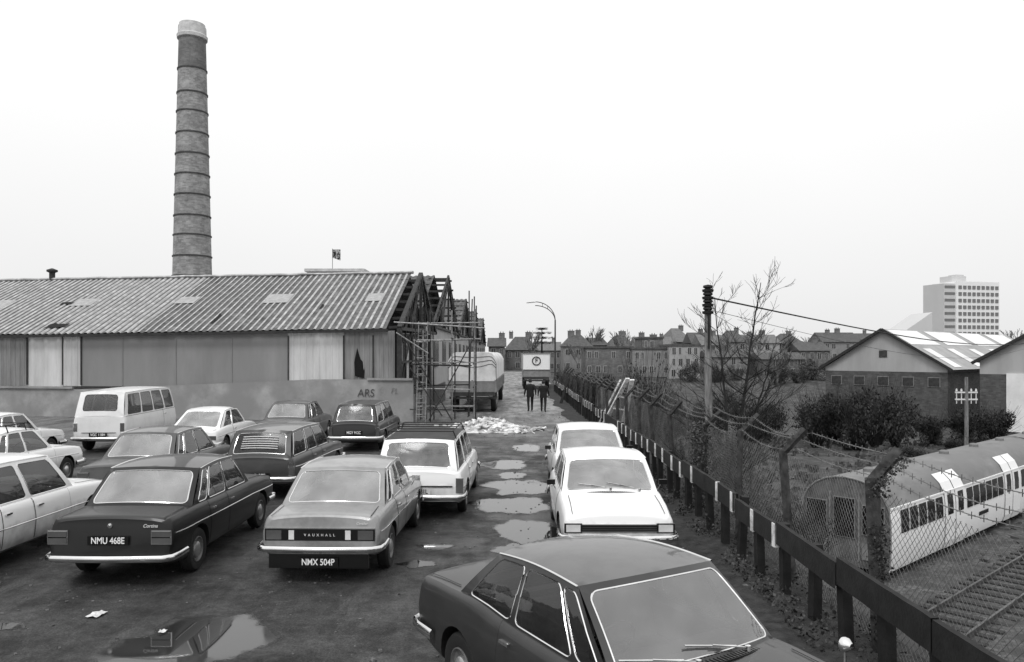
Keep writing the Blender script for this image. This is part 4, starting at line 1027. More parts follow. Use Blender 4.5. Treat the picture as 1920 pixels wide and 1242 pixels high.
# ------------------------------------------------------------ concrete post chain-link fence
FX=3.66
cf=root('chain_link_fence','chain-link fence on cranked concrete posts with barbed wire','fence',(FX,0,0))
def cpost(rp):
    b=MB(); b.sweep([(0,0,-.6),(0,0,.8),(0,0,1.72)],rp,rp,4,radii=[1.1,1,1]); b.sweep([(0,0,1.68),(.30,0,1.98)],rp*.85,rp*.85,4); return b.mesh('post',[M['conc_post']])
cpm=cpost(.055); cpn=cpost(.08)
ysn=[2.9+2.4*i for i in range(23)]
for i,y in enumerate(ysn):
    o=mkobj('post',cpn if i==2 else cpm,cf,(0,y+(R.uniform(-.15,.15) if i>4 else 0),R.uniform(-.12,.05))); o.rotation_euler=(R.uniform(-.06,.06),R.uniform(-.07,.07),R.uniform(-.3,.2))
def link(y0,y1,z0,z1,d,r_,nm):
    b=MB(); H=z1-z0; k=y0-H
    while k<y1:
        for sgn in(1,-1):
            ya,yb_=k,k+H
            lo=max(ya,y0);hi=min(yb_,y1)
            if hi>lo:
                za=z0+(lo-ya); zb_=z0+(hi-ya)
                if sgn<0: za,zb_=z1-(lo-ya),z1-(hi-ya)
                ns=3; pts=[]
                for q in range(ns+1):
                    yy=lerp(lo,hi,q/ns);zz=lerp(za,zb_,q/ns); pts.append((.08+.06*noise.noise(Vector((yy*.9,zz*.9,2))),yy,zz-.05*abs(noise.noise(Vector((yy*.6,3,1))))*(zz/1.6)))
                b.sweep(pts,r_,r_,3,cap=False)
        k+=d
    b.obj(nm,[M['wire']],cf,recalc=False)
for i in range(13): link(ysn[i],ysn[i+1],-.1,1.62,.085,.0027 if i<5 else .0022,'mesh_panel')
for k in range(3):
    b=MB(); f=(k+.6)/3; pts=[]
    for i in range(len(ysn)-1):
        sg=R.uniform(.02,.14)
        for j in range(5): t=j/5; pts.append((.30*f,lerp(ysn[i],ysn[i+1],t),1.70+.30*f-sg*math.sin(math.pi*t)))
    b.sweep(pts,.0045,.0045,4,cap=False)
    for p_ in range(0,len(pts)-1):
        for q_ in(.0,.33,.66):
            c_=Vector(pts[p_]).lerp(Vector(pts[p_+1]),q_); b.box(c_,(.06,.005,.005)); b.box(c_,(.005,.007,.06))
    b.obj('barbed_wire',[M['wire']],cf,recalc=False)
# ------------------------------------------------------------ poles & cables
def upole(loc,h,label,r_=.085):
    o=root('utility_pole',label,'utility pole',loc)
    b=MB(); b.sweep([(0,0,0),(.02,0,h*.5),(0,0,h)],r_,r_,12,radii=[1.15,1,.85]); b.obj('shaft',[M['pole']],o,smooth=True)
    return o
o=upole((4.30,17,-1.0),5.4,'weathered utility pole with stacked insulators beside bare tree')
for k in range(4):
    b=MB(); b.lathe([(.03,-.09),(.12,-.07),(.13,-.02),(.06,0),(.11,.03),(.1,.07),(.02,.09)],12); b.obj('insulator',[M['dark']],o,loc=(0,-.02,5.42-.16*k),smooth=True)
b=MB(); b.box((0,-.1,4.6),(.04,.04,1.0)); b.obj('conduit',[M['dark']],o)
def cable(p0,p1,sag,r_,label='black overhead cable slung from the utility pole'):
    b=MB(); p0=Vector(p0);p1=Vector(p1); b.sweep([p0.lerp(p1,i/24)-Vector((0,0,sag*math.sin(math.pi*i/24)))-p0 for i in range(25)],r_,r_,5,cap=False)
    tag(b.obj('overhead_cable',[M['dark']],None,loc=p0,recalc=False),label,'cable','overhead cables')
cable((4.38,17,4.22),(34,50,3.7),.5,.02); cable((4.38,17,3.95),(34,50.5,3.45),.9,.006); cable((4.38,17,3.9),(13,22,.6),.3,.005)
o=upole((32.6,55.5,-5.0),6.3,'slim signal pole with wire cross-arms on the embankment',r_=.13)
b=MB()
for z in(5.2,4.7): b.box((0,0,z),(1.6,.1,.1))
for x in(-.7,-.35,.35,.7):
    b.lathe([(.05,0),(.08,.05),(.05,.12),(.07,.16),(.02,.22)],8,0,'Z',(x,0,5.25)); b.box((x,0,4.85),(.05,.05,.9))
b.obj('cross_arm',[M['platewhite']],o)
o=root('wooden_trestle','white painted timber trestle leaning over the fence','trestle',(3.1,28,0))
b=MB(); b.beam((0,0,0),(.85,-1.6,2.15),.16,.05); b.obj('leg',[M['timber_white']],o)
b=MB(); b.beam((.86,.2,-.1),(1.0,-1.6,2.1),.16,.05); b.obj('leg',[M['timber_white']],o)
for t in(.28,.5,.7):
    b=MB(); b.beam(Vector((0,0,0)).lerp(Vector((.85,-1.6,2.15)),t),Vector((.86,.2,-.1)).lerp(Vector((1.0,-1.6,2.1)),t),.08,.05); b.obj('rung',[M['timber_white']],o)
b=MB(); b.beam((0,0,0),(.5,.3,1.5),.22,.06); tag(b.obj('wooden_plank',[M['timber_dark']],None,loc=(2.9,46,0)),'dark plank propped against the roadside fence','plank')
b=MB(); b.beam((0,0,0),(.95,-.3,2.0),.18,.05); tag(b.obj('wooden_plank',[M['timber_white']],None,loc=(3.15,29.5,0)),'long pale plank leaning across the fence','plank')

# ------------------------------------------------------------ trees
def branch_tree(name,label,seed,loc,H,rad0,mm,depth=6,spread=.55,leaders=None,up=.35,group=None,minr=.004,stems=None):
    RT=random.Random(seed); rt=root(name,label,'tree',loc,group=group)
    tk=MB(); br=MB()
    def grow(p,d,L,r_,dep,mb):
        pts=[p];rs=[1.0];cur=p.copy();dd=d.copy(); n=4
        for i in range(n):
            dd=(dd+Vector((RT.gauss(0,.13),RT.gauss(0,.13),RT.gauss(0,.06)+up*.08))).normalized(); cur=cur+dd*L/n; pts.append(cur.copy()); rs.append(1-.38*(i+1)/n)
        mb.sweep(pts,r_,r_,6 if r_>.02 else 4 if r_>.008 else 3,cap=False,radii=rs)
        if dep<=0: return
        k=RT.choice([2,3,3]) if dep>1 else 3
        for i in range(k):
            t=RT.uniform(.35,1.0) if i else 1.0
            idx=min(int(t*n),n); q=pts[idx]
            ax=Vector((RT.gauss(0,1),RT.gauss(0,1),RT.gauss(0,.3))).normalized()
            a=spread*(RT.uniform(.4,1.2) if i else RT.uniform(.1,.5))
            nd=(dd+ax*math.tan(min(a,1.2))).normalized(); nd.z+=up*.3; nd.normalize()
            grow(q,nd,L*RT.uniform(.62,.85),max(r_*rs[idx]*(.8 if i==0 else .58),minr),dep-1,br)
    if stems:
        for (pts,r0,r1,nb,Lb) in stems:
            P=[Vector(p) for p in pts]; fine=[]
            for i in range(len(P)-1):
                for j in range(5):
                    t=j/5; fine.append(P[i].lerp(P[i+1],t)+Vector((RT.gauss(0,.015),RT.gauss(0,.015),0)))
            fine.append(P[-1]); N_=len(fine)
            tk.sweep(fine,1,1,8,cap=False,radii=[lerp(r0,r1,i/(N_-1)) for i in range(N_)])
            for k in range(nb):
                t=lerp(.22,1.0,(k+RT.random()*.8)/nb); i=min(int(t*(N_-1)),N_-1)
                a=RT.random()*6.28; dd=Vector((math.cos(a),math.sin(a)*.8,RT.uniform(.35,.95))).normalized()
                grow(fine[i],dd,Lb*lerp(1,.45,t)*RT.uniform(.7,1.2),lerp(r0,r1,t)*.5+.003,depth,br)
    else:
        for (d,L,r_) in (leaders or [((0,0,1),H*.3,rad0)]):
            grow(Vector((0,0,0)),Vector(d).normalized(),L,r_,depth,tk)
    tk.obj('trunk',[mm],rt,smooth=True,recalc=False); br.obj('branches',[mm],rt,smooth=True,recalc=False)
    return rt
tr_=branch_tree('bare_tree','slender bare winter tree growing behind the fence',14,(4.85,16.9,-1.6),6.4,.075,M['bark'],depth=3,spread=.6,up=.3,minr=.0045,
  stems=[([(0,0,0),(.04,0,1.4),(.12,.1,2.9),(.35,.15,4.6),(.62,.1,6.55)],.085,.008,26,1.0),
         ([(.03,0,1.2),(-.12,-.1,2.4),(-.25,-.1,4.2),(-.42,0,6.2)],.055,.007,20,.82),
         ([(.1,.1,2.4),(.5,.2,3.4),(.8,.25,4.4),(1.0,.2,5.3)],.035,.006,12,.65),
         ([(.0,.0,1.9),(.3,-.3,2.8),(.6,-.5,3.5)],.03,.006,8,.6)])
tr_.scale=(1,1,.94)
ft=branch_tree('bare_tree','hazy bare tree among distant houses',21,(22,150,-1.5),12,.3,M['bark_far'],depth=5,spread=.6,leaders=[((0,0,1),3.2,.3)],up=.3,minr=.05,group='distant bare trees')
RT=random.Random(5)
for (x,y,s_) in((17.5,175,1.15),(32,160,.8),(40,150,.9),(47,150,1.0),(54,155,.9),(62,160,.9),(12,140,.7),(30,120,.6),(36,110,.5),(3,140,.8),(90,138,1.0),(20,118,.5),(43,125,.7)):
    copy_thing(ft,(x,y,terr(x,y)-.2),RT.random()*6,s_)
def bushmesh(seed,n,mm,size,tw=True,lobes=7,h=1.0):
    RB=random.Random(seed); b=MB(); lb=[]
    for i in range(lobes):
        a=RB.random()*6.28; r_=RB.uniform(.1,.75); lb.append((Vector((r_*math.cos(a),r_*math.sin(a),RB.uniform(.15,.95)*h)),RB.uniform(.14,.42)))
    for i in range(n):
        c_,r_=RB.choice(lb); d=Vector((RB.gauss(0,1),RB.gauss(0,1),RB.gauss(0,1))).normalized()
        p=c_+d*r_*RB.uniform(.5,1.25)**.8
        if p.z<0: p.z=abs(p.z)*.3
        a=Vector((RB.gauss(0,1),RB.gauss(0,1),RB.gauss(0,1))).normalized(); q=a.cross(d+Vector((.01,0,0))).normalized(); s_=size*RB.uniform(.4,1.6)
        b.face([p-a*s_,p+q*s_*.5,p+a*s_,p-q*s_*.5])
    if tw:
        for i in range(110):
            a=RB.random()*6.28; p0=Vector((.1*math.cos(a),.1*math.sin(a),0)); p1=Vector((RB.uniform(.3,1.15)*math.cos(a),RB.uniform(.3,1.15)*math.sin(a),RB.uniform(.5,1.5)*h)); b.sweep([p0,(p0+p1)/2+Vector((RB.gauss(0,.05),RB.gauss(0,.05),.1)),p1],.009,.009,3,cap=False,radii=[1,.7,.3])
    return b.mesh('foliage',[mm],recalc=False)
bm_=[bushmesh(i,3600,M['leaf'],.04,lobes=11) for i in range(4)]
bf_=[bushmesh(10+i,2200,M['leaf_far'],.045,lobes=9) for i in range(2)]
bt_=[bushmesh(20+i,1300,M['leaf'],.03) for i in range(2)]
bs_=[bushmesh(30+i,700,M['leaf'],.03,lobes=9) for i in range(3)]
def bush(x,y,s_,sz,ms,label,z=None,grp='dense shrubs'):
    o=mkobj('shrub',R.choice(ms),None,(x,y,(terr(x,y) if z is None else z)-.1),R.random()*6); o.scale=(s_,s_,sz); tag(o,label,'shrub',grp)
RB=random.Random(9)
for (x,y,s_,h_) in [(26,66,2.4,3.6),(28.6,64,2.4,4.1),(31,66,2.6,4.3),(33.2,67,2.0,3.9),(29.5,71,2.6,3.8),(36.8,68,1.8,2.4),(39.2,67,2.0,2.8),(41.0,69,1.9,2.5),(35.0,61,1.3,1.3),(43.2,69,2.0,2.6),(29.5,57,1.2,1.1),(24.2,74,2.2,3.0),(46.5,68,1.4,1.4),(36.5,56,1.0,.9),(22,70,2.0,2.4),(20,76,2.2,2.6)]:
    bush(x,y,s_,h_,bm_,'dense dark evergreen shrub on the railway bank')
for i in range(36):
    y=RB.uniform(34,104); x=RB.uniform(5.6,7.5+y*.13); bush(x,y,RB.uniform(1.0,1.9),RB.uniform(1.7,3.3),(bs_+bm_[:1]) if y<75 else bf_,'scrubby dark bush on the embankment',grp='embankment scrub')
for i in range(18):
    y=RB.uniform(12.5,32); x=RB.uniform(4.2,6.0); bush(x,y,RB.uniform(.4,.8),RB.uniform(.35,.8),bt_+bs_,'low bramble bush behind the fence',grp='brambles')
for i in range(16):
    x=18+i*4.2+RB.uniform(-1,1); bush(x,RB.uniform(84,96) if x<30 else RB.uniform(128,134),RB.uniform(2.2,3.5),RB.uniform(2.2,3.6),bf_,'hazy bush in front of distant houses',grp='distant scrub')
b=MB(); RG=random.Random(31)
for i in range(9000):
    y=RG.uniform(18,75); x=RG.uniform(6,8+y*.75); z=terr(x,y)
    if noise.noise(Vector((x*.25,y*.25,9)))<-.05: continue
    a=RG.random()*6.28; w_=RG.uniform(.05,.14)*(1+y/60); h_=RG.uniform(.06,.22)*(1+y/80)
    dx=Vector((math.cos(a)*w_,math.sin(a)*w_,0)); t_=Vector((RG.gauss(0,.08),RG.gauss(0,.08),h_)); P0=Vector((x,y,z-.02))
    b.face([P0-dx,P0+dx,P0+dx*.6+t_,P0-dx*.8+t_*.8])
o=b.obj('grass_tufts',[mat('dry_grass_tufts',.045,.22,rough=.95,scale=1.2)],recalc=False); o["kind"]="stuff"; tag(o,'rough dead grass tufts in the railway cutting','grass')
b=MB(); RI=random.Random(4)
def leafquad(p,s_):
    a=Vector((RI.gauss(0,1),RI.gauss(0,1),RI.gauss(0,1))).normalized(); q=a.cross(Vector((RI.gauss(0,1),RI.gauss(0,1),RI.gauss(0,1)))).normalized()
    b.face([p-a*s_,p+q*s_*.7,p+a*s_,p-q*s_*.7])
for i in range(2200):
    z=RI.uniform(.1,1.75)
    if noise.noise(Vector((z*2.5,1,4)))<-.12: continue
    leafquad(Vector((FX+RI.gauss(0,.05),7.7+RI.gauss(0,.05),z)),RI.uniform(.008,.020))
for i in range(300):
    t=RI.random(); leafquad(Vector((FX+.28*t+RI.gauss(0,.03),7.7+RI.gauss(0,.04),1.7+.28*t+RI.gauss(0,.03))),RI.uniform(.008,.018))
for i in range(15000):
    y=RI.uniform(4,28); x=3.0+abs(RI.gauss(0,.45)); cl=noise.noise(Vector((x*1.2,y*1.2,7)))
    if cl<-.1: continue
    leafquad(Vector((x,y,RI.random()**2*(.12+.6*max(0,cl)))),RI.uniform(.010,.034))
for i in range(3000):
    y=14.9+RI.gauss(0,.28); leafquad(Vector((FX+RI.gauss(0,.12),y,RI.uniform(0,1.7))),RI.uniform(.015,.03))
o=b.obj('ivy_groundcover',[M['ivy']],recalc=False); o["kind"]="stuff"; tag(o,'dark ivy and weeds along the fence foot','ivy')

# ------------------------------------------------------------ train
d=Vector((.74,.67,0)).normalized(); corner=Vector((12.95,26.4,-5.0)); per=Vector((-d.y,d.x,0))
yawt=math.atan2(d.y,d.x)-math.pi/2
prof=[(1.22,.38),(1.29,.6),(1.31,1.2),(1.30,1.75),(1.26,2.12),(1.12,2.42),(.88,2.66),(.55,2.82),(.25,2.88),(0,2.9)]
TS=1.24
def carriage(center_rear,label):
    rt=root('train_carriage',label,'train carriage',center_rear,yawt,group='railway carriages'); LT=15.6; rt.scale=(TS,TS,TS)
    b=MB()
    for sx in(1,-1):
        ns=[(p[0]*sx,p[1]) for p in prof]
        for i in range(len(ns)-1):
            mi=0 if i<4 else 1
            for k in range(12): 
                ya,yb_=LT*k/12,LT*(k+1)/12
                b.v+= [Vector((ns[i][0],ya,ns[i][1])),Vector((ns[i][0],yb_,ns[i][1])),Vector((ns[i+1][0],yb_,ns[i+1][1])),Vector((ns[i+1][0],ya,ns[i+1][1]))]
                n_=len(b.v); b.f.append((n_-4,n_-3,n_-2,n_-1)); b.m.append(mi)
    b.obj('body',[M['trainside'],M['trainroof']],rt,smooth=True,merge=True)
    for ye,s_ in((0,-1),(LT,1)):
        e=MB(); pts=[(p[0],ye,p[1]) for p in prof]+[(-p[0],ye,p[1]) for p in reversed(prof[:-1])]
        e.face(pts)
        e.sweep([(p[0]*.99,ye+s_*.02,p[1]) for p in prof]+[(-p[0]*.99,ye+s_*.02,p[1]) for p in reversed(prof[:-1])],.025,.025,5,1)
        for x in(-.42,.42): e.box((x,ye+s_*.03,1.5),(.04,.04,1.9),1)
        for x,z in((-.8,.85),(.8,.85)): e.box((x,ye+s_*.02,z),(.6,.03,.45),1)
        e.obj('end_wall',[M['trainend'],M['lorrygrey']],rt)
        for (x,w,z0,z1) in((-.82,.58,1.35,2.15),(0,.58,1.2,2.3),(.82,.58,1.35,2.15)):
            e=MB(); e.box((0,0,0),(w,.03,z1-z0)); e.box((0,.01*-s_,0),(w+.05,.03,z1-z0+.05),1); e.obj('end_window',[M['trainwin'],M['lorrygrey']],rt,loc=(x,ye+s_*.035,(z0+z1)/2))
    b=MB(); b.box((0,LT/2,.35),(2.1,LT-.4,.22)); 
    for y in(2.2,LT-2.2,LT/2): b.box((0,y,.25),(1.9,2.2,.4))
    b.obj('underframe',[M['under']],rt)
    for sx in(1,-1):
        def sidepatch(y0,y1,i0,i1,mm,nm,o_=.012,zlo=None,zhi=None):
            b=MB(); zz=[zlo if zlo else prof[i0][1]]+[prof[i][1] for i in range(i0+1,i1)]+[zhi if zhi else prof[i1][1]]
            def xat(z):
                for i in range(len(prof)-1):
                    if prof[i][1]<=z<=prof[i+1][1]: return lerp(prof[i][0],prof[i+1][0],(z-prof[i][1])/(prof[i+1][1]-prof[i][1]))
                return prof[0][0]
            for a,c_ in zip(zz[:-1],zz[1:]):
                b.face([(sx*(xat(a)+o_),y0,a),(sx*(xat(a)+o_),y1,a),(sx*(xat(c_)+o_),y1,c_),(sx*(xat(c_)+o_),y0,c_)])
            return b.obj(nm,[mm],rt)
        for y0 in(4.0,9.9):
            for k in range(2):
                sidepatch(y0+.92*k,y0+.92*k+.86,0,6,M['traindoor'],'door',.03); sidepatch(y0+.92*k+.2,y0+.92*k+.66,2,4,M['trainwin'],'door_window',.042,1.42,2.05)
        for (a,c_,n_) in((.6,3.9,5),(5.95,9.8,6),(11.9,15.1,5)):
            for k in range(n_):
                w=(c_-a)/n_; sidepatch(a+k*w+.05,a+(k+1)*w-.05,2,4,M['trainwin'],'window',.02,1.40,2.04)
        b=MB(); b.beam((sx*1.27,0.05,2.14),(sx*1.27,LT-.05,2.14),.05,.04); b.obj('gutter_rail',[M['traindoor']],rt)
        b=MB(); b.box((0,0,0),(.02,.9,.12)); b.obj('name_plate',[M['black']],rt,loc=(sx*1.325,7.6,1.05))
    for k in range(5):
        b=MB(); b.lathe([(.16,-.05),(.16,.05),(.1,.09),(.001,.1)],12); b.obj('roof_ventilator',[M['trainroof']],rt,loc=(0,1.6+3.1*k,2.93))
    return rt
cr0=corner+per*1.3*TS
carriage(cr0,'old white railway carriage with smooth curved roof')
carriage(cr0+d*16.1*TS,'second white carriage coupled behind')
def track(off_,s0,s1,label):
    o=root('railway_track',label,'railway track',Vector((cr0.x,cr0.y,-4.83))+per*off_,yawt)
    for sx in(-.72,.72):
        b=MB(); b.box((sx,(s0+s1)/2,.06),(.07,s1-s0,.14)); b.obj('rail',[M['rail']],o)
    sm=MB(); sm.box((0,0,0),(2.5,.25,.14)); me=sm.mesh('sleeper',[M['sleeper']]); y=s0
    while y<s1: mkobj('sleeper',me,o,(R.uniform(-.04,.04),y,-.06),R.uniform(-.03,.03)); y+=.72
track(0,-16,20,'railway track beneath the carriages'); track(-4.4,-14,24,'rusty siding track below the fence'); track(-8.6,-8,26,'overgrown siding track beside the bank')
b=MB()
def bal(u,v):
    p=cr0+d*lerp(-20,36,u)+per*lerp(-11,3,v); return (p.x,p.y,-4.87+.05*noise.noise(p*.8)+.04*noise.noise(p*3))
b.grid(bal,120,40); o=b.obj('ballast_ground',[mat('cinder_ballast',.05,.24,rough=.95,scale=6,bump=1,bscale=9,a2=.09,s2=1.2)],smooth=True,angle=180,recalc=False); o["kind"]="structure"

# ------------------------------------------------------------ right-hand depot sheds
def depot(x,y,w,dp,ze,zr_,label,yaw=0,door=False,base=-5.1):
    rt=root('depot_shed',label,'shed',(x,y,base),rad(yaw)); ze-=base; zr_-=base; wb=6.0
    b=MB(); b.box((0,dp/2,wb/2),(w,dp,wb)); b.obj('brick_wall',[M['shedbrick']],rt)
    b=MB(); b.face([(-w/2,-.02,wb),(w/2,-.02,wb),(w/2,-.02,ze),(0,-.02,zr_),(-w/2,-.02,ze)]); b.face([(w/2+.01,0,wb),(w/2+.01,dp,wb),(w/2+.01,dp,ze),(w/2+.01,0,ze)]); b.face([(-w/2-.01,0,wb),(-w/2-.01,dp,wb),(-w/2-.01,dp,ze),(-w/2-.01,0,ze)]); b.obj('gable_cladding',[M['shedgable']],rt)
    b=MB()
    for s_ in(-1,1):
        b.v+=[Vector((0,-.5,zr_+.1)),Vector((0,dp,zr_+.1)),Vector((s_*(w/2+.6),dp,ze-.15)),Vector((s_*(w/2+.6),-.5,ze-.15))]; n_=len(b.v); b.f.append((n_-4,n_-3,n_-2,n_-1)); b.m.append(0)
    b.obj('roof',[M['shedroof']],rt)
    for s_ in(-1,1):
        b=MB(); b.beam((0,-.52,zr_+.05),(s_*(w/2+.6),-.52,ze-.2),.2,.3); b.obj('bargeboard',[M['steel']],rt)
    f=lambda t,yy:Vector((t*(w/2+.6),yy,lerp(zr_+.1,ze-.15,t)+.05))
    for k in range(4):
        b=MB(); y0=.3+k*dp/4; y1=y0+dp/4*.8
        b.face([f(.03,y0),f(.03,y1),f(.40,y1),f(.40,y0)]); b.obj('rooflight',[M['shedlight']],rt)
    for k in range(6):
        b=MB(); y0=1.5+k*dp/6; y1=y0+dp/6*.3
        b.face([f(.5,y0),f(.5,y1),f(.95,y1),f(.95,y0)]); b.obj('rooflight',[M['shedlight']],rt)
    b=MB(); b.box((0,-.06,(ze+zr_)/2-.6),(.9,.06,.8)); b.obj('vent',[M['hwin']],rt)
    if not door:
        for i in range(5):
            b=MB(); b.box((0,0,0),(1.3,.1,1.1),1); b.box((0,-.03,0),(1.15,.1,.95)); b.obj('window',[M['hwin'],M['lorrygrey']],rt,loc=(lerp(-w*.4,w*.4,i/4),-.03,4.9))
    else:
        b=MB(); b.box((0,0,0),(4.6,.12,5.8)); b.obj('sliding_door',[M['shedlight']],rt,loc=(-w/2+4.7,-.08,3.2))
    return rt
depot(43.2,90,13.8,45,1.35,5.75,'gabled depot shed with white rooflights',yaw=-48)
depot(54.5,71.6,20,45,2.2,8.2,'depot shed with tall pale sliding door',yaw=-48,door=True)
# ------------------------------------------------------------ tower block
o=root('tower_block','pale hazy tower block with grid of windows','tower block',(241,400,-2),rad(14))
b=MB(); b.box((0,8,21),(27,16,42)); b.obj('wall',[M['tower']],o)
b=MB(); b.box((-14.2,8,20.4),(12,14,41)); b.obj('end_wing',[M['towerside']],o)  # darker wall colour paints in the shadowed left face
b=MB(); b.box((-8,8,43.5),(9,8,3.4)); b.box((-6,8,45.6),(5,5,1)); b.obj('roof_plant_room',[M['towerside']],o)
wm_=MB(); wm_.box((0,0,0),(1.9,.3,1.8)); wme=wm_.mesh('window',[M['towerwin']])
for r_ in range(11):
    for c_ in range(9): mkobj('window',wme,o,(lerp(-11.2,11.8,c_/8),-.1,5+3.4*r_))
for r_ in range(11):
    b=MB(); b.box((0,0,0),(10,.3,1.3)); b.obj('window_strip',[M['towerwin']],o,loc=(-14.7,.95,5.2+3.4*r_))
o=root('monopitch_building','pale grey building with steep single pitch roof','building',(78.5,150,-1.5))
b=MB(); b.v=[Vector(p) for p in[(-3.5,0,0),(3,0,0),(3,0,12.5),(-3.5,0,8.0),(-3.5,8,0),(3,8,0),(3,8,12.5),(-3.5,8,8.0)]]; b.f=[(0,1,2,3),(4,5,6,7),(0,1,5,4),(1,2,6,5),(2,3,7,6),(3,0,4,7)]; b.m=[0]*6; b.obj('wall',[M['towerside']],o)
# ------------------------------------------------------------ houses
def house(px0,px1,Z,ytop,yeave,wallm,roofm,label,flat=False,nch=1,nw=4,rows=2,base=None,dp=9,hip=False,rz=0):
    k=Z/1450.0; x0=(px0-960)*k; x1=(px1-960)*k; w=x1-x0; bz=terr((x0+x1)/2,Z) if base is None else base
    zt_=3+(663-ytop)*k-bz; ze=3+(663-yeave)*k-bz
    rt=root('house',label,'house',((x0+x1)/2,Z,bz-.1),rad(rz),group='distant houses')
    b=MB(); b.box((0,dp/2,ze/2),(w,dp,ze)); b.obj('wall',[wallm],rt)
    b=MB()
    if flat: b.box((0,dp/2,ze+.15),(w+.4,dp+.4,.35))
    else:
        i=w*.0 if not hip else min(w*.35,3.5)
        P=[(-w/2-.3,-.4,ze-.1),(w/2+.3,-.4,ze-.1),(w/2+.3,dp+.4,ze-.1),(-w/2-.3,dp+.4,ze-.1),(-w/2-.3+i,dp/2,zt_),(w/2+.3-i,dp/2,zt_)]
        b.v=[Vector(p) for p in P]; b.f=[(0,1,5,4),(2,3,4,5),(1,2,5),(3,0,4),(0,3,2,1)]; b.m=[0]*5
    rf=b.obj('roof',[roofm],rt)
    zc0=ze if flat else zt_
    for c_ in range(nch):
        xx=lerp(-w*.4,w*.4,(c_+.5)/nch if nch>1 else .8)+R.uniform(-.9,.9)
        b=MB(); hh=R.uniform(.5,1.1); ww=R.uniform(.7,1.5); b.box((0,0,hh-.7),(ww,.7,1.4)); b.box((0,0,hh+.02),(ww+.12,.82,.1))
        for t in(-.25,.25): b.lathe([(.1,hh+.05),(.08,hh+.35)],6,0,'Z',(t,0,0))
        b.obj('chimney_stack',[M['hwall']],rf,loc=(xx,dp/2,zc0))
    for r_ in range(rows):
        for i in range(nw):
            if R.random()<.15: continue
            ww=min(1.5,w/nw*.5)*R.uniform(.6,1.05); b=MB(); b.box((0,.02,0),(ww+.14,.06,1.3),1); b.box((0,0,0),(ww,.08,1.15),0); b.box((0,-.05,0),(.05,.03,1.15),1)
            b.obj('window',[M['hwin'],M['hframe']],rt,loc=(lerp(-w/2,w/2,(i+.5)/nw)+R.uniform(-.2,.2),-.03,ze*(r_+.55)/rows))
B_,P2,G3=M['hwall'],M['hwall2'],M['hwall3']; r1,r2=M['hroof'],M['hroof2']
house(916,946,150,632,648,B_,r1,'small dark roofed brick house at the road end',nw=2)
house(947,1008,160,630,655,B_,r1,'hipped roof brick house at the road end',nch=2,hip=True)
house(1006,1052,175,640,656,G3,r2,'low grey house beyond the lorry',nch=1)
house(1056,1110,165,627,648,G3,r1,'pitched roof house with paired chimneys',nch=2,hip=True,nw=3)
house(1112,1140,172,632,646,B_,r1,'narrow gabled brick house',nch=1,nw=2,rz=12)
house(1142,1192,168,628,650,B_,r1,'dark roofed house with chimneys',nch=1,nw=3,hip=True)
house(1098,1186,140,650,652,B_,r1,'flat roofed brick block with rows of windows',flat=True,nw=6,rows=2,nch=0)
house(1194,1262,176,630,646,G3,r2,'grey terrace with tiled roof',nch=2,nw=4)
house(1204,1243,150,632,634,B_,r1,'square flat topped brick block',flat=True,nw=3,rows=3,nch=1)
house(1186,1255,138,652,654,G3,r1,'low flat roofed grey terrace',flat=True,nw=5,rows=2,nch=0)
house(1255,1312,136,645,648,P2,r1,'pale flat roofed terrace',flat=True,nw=4,rows=3,nch=0)
house(1262,1300,190,614,640,B_,r2,'large brick house with tall roof',nch=1,nw=3,hip=True,rz=15)
house(1298,1330,178,622,642,B_,r1,'brick house with steep roof',nch=1,nw=2)
house(1316,1360,165,626,646,P2,r2,'pale three storey block with tiled roof',nch=1,nw=3,rows=3)
house(1362,1400,168,618,640,G3,r1,'taller grey house with dark roof',nch=1,nw=2,rows=3,hip=True)
house(1400,1462,172,626,642,P2,r2,'pale terraced block behind the bare tree',nch=2,nw=4,rows=3)
house(1464,1505,176,624,642,B_,r1,'brick house behind the bare tree',nch=1,nw=3,rows=2,hip=True)
house(1330,1400,145,656,668,G3,r1,'low grey terrace below the pale block',nch=1,nw=4)
house(1430,1510,142,660,672,B_,r1,'low brick terrace with dark roof',nch=1,nw=5)
house(1500,1556,150,640,656,B_,r1,'dark brick house beside the depot',nch=1,nw=4)
house(1543,1612,185,622,640,G3,r1,'grey block with several chimneys',nch=2,nw=5,rows=3)
house(1612,1700,230,624,636,G3,r1,'distant terrace above the depot roof',nch=2,nw=5)
o=root('cedar_tree','flat topped cedar tree beyond the lorry','tree',(5.6,145,0))
b=MB(); b.sweep([(0,0,0),(0,0,7.6)],.25,.25,6,radii=[1,.3]); b.obj('trunk',[M['bark']],o)
b=MB(); RC=random.Random(2)
for z,r_ in((5.0,2.2),(5.9,2.3),(6.8,1.8),(7.6,1.1)):
    for i in range(260):
        a=RC.random()*6.28; q=r_*RC.random()**.5*(1 if math.cos(a*3+z)>-.4 else .5); p=Vector((q*math.cos(a),q*math.sin(a),z+RC.gauss(0,.12))); s_=.25
        b.face([p-Vector((s_,0,0)),p+Vector((0,s_,.05)),p+Vector((s_,0,.05)),p-Vector((0,s_,0))])
b.obj('crown',[M['leaf_far']],o,recalc=False)

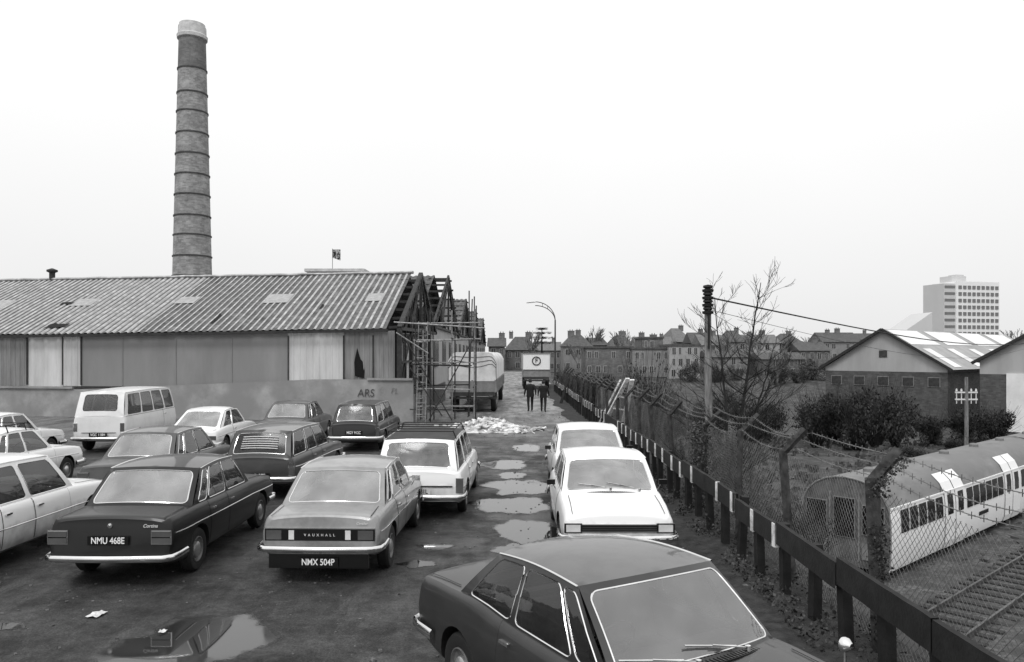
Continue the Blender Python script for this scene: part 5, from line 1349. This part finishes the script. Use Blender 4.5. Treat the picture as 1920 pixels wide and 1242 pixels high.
# ------------------------------------------------------------ light, world, camera
w=bpy.data.worlds.new("World"); scene.world=w; w.use_nodes=True; nt=w.node_tree; N=nt.nodes; Lk=nt.links
bg=N['Background']; sky=N.new('ShaderNodeTexSky'); sky.sky_type='NISHITA'; sky.sun_disc=False; sky.sun_elevation=rad(52); sky.sun_rotation=rad(200); sky.dust_density=6; sky.air_density=1.5
bw_=N.new('ShaderNodeRGBToBW'); Lk.new(sky.outputs[0],bw_.inputs[0])
tc=N.new('ShaderNodeTexCoord'); sx=N.new('ShaderNodeSeparateXYZ'); Lk.new(tc.outputs['Generated'],sx.inputs[0])
rp=N.new('ShaderNodeValToRGB'); e=rp.color_ramp.elements; e[0].position=0; e[0].color=g(.66); e[1].position=1; e[1].color=g(1.0)
x_=rp.color_ramp.elements.new(.12); x_.color=g(.70); x_=rp.color_ramp.elements.new(.38); x_.color=g(.82)
Lk.new(sx.outputs[2],rp.inputs[0])
nn=N.new('ShaderNodeTexNoise'); nn.inputs['Scale'].default_value=1.6; nn.inputs['Detail'].default_value=3; Lk.new(tc.outputs['Generated'],nn.inputs['Vector'])
mrr=N.new('ShaderNodeMapRange'); mrr.inputs[3].default_value=.94; mrr.inputs[4].default_value=1.06; Lk.new(nn.outputs['Fac'],mrr.inputs[0])
mm=N.new('ShaderNodeMath'); mm.operation='MULTIPLY'; Lk.new(rp.outputs[0],mm.inputs[0]); Lk.new(mrr.outputs[0],mm.inputs[1])
m1=N.new('ShaderNodeMath'); m1.operation='MULTIPLY'; m1.inputs[1].default_value=10.0; Lk.new(mm.outputs[0],m1.inputs[0])
m2=N.new('ShaderNodeMath'); m2.operation='MULTIPLY_ADD'; m2.inputs[1].default_value=.12; Lk.new(bw_.outputs[0],m2.inputs[0]); Lk.new(m1.outputs[0],m2.inputs[2])
Lk.new(m2.outputs[0],bg.inputs['Color']); bg.inputs['Strength'].default_value=.125
sl=bpy.data.lights.new('sun','SUN'); sl.energy=1.2; sl.angle=rad(18); sl.color=(1,1,1)
so=bpy.data.objects.new('sun',sl); COL.objects.link(so); so.rotation_euler=(rad(38),0,rad(-20))
cd=bpy.data.cameras.new('camera'); cam=bpy.data.objects.new('camera',cd); COL.objects.link(cam)
cam.location=(0,0,3.0); cam.rotation_euler=(rad(90),0,0); cd.sensor_width=36; cd.lens=27.19; cd.shift_y=42/1920; cd.clip_end=6000; cd.clip_start=.05
scene.camera=cam
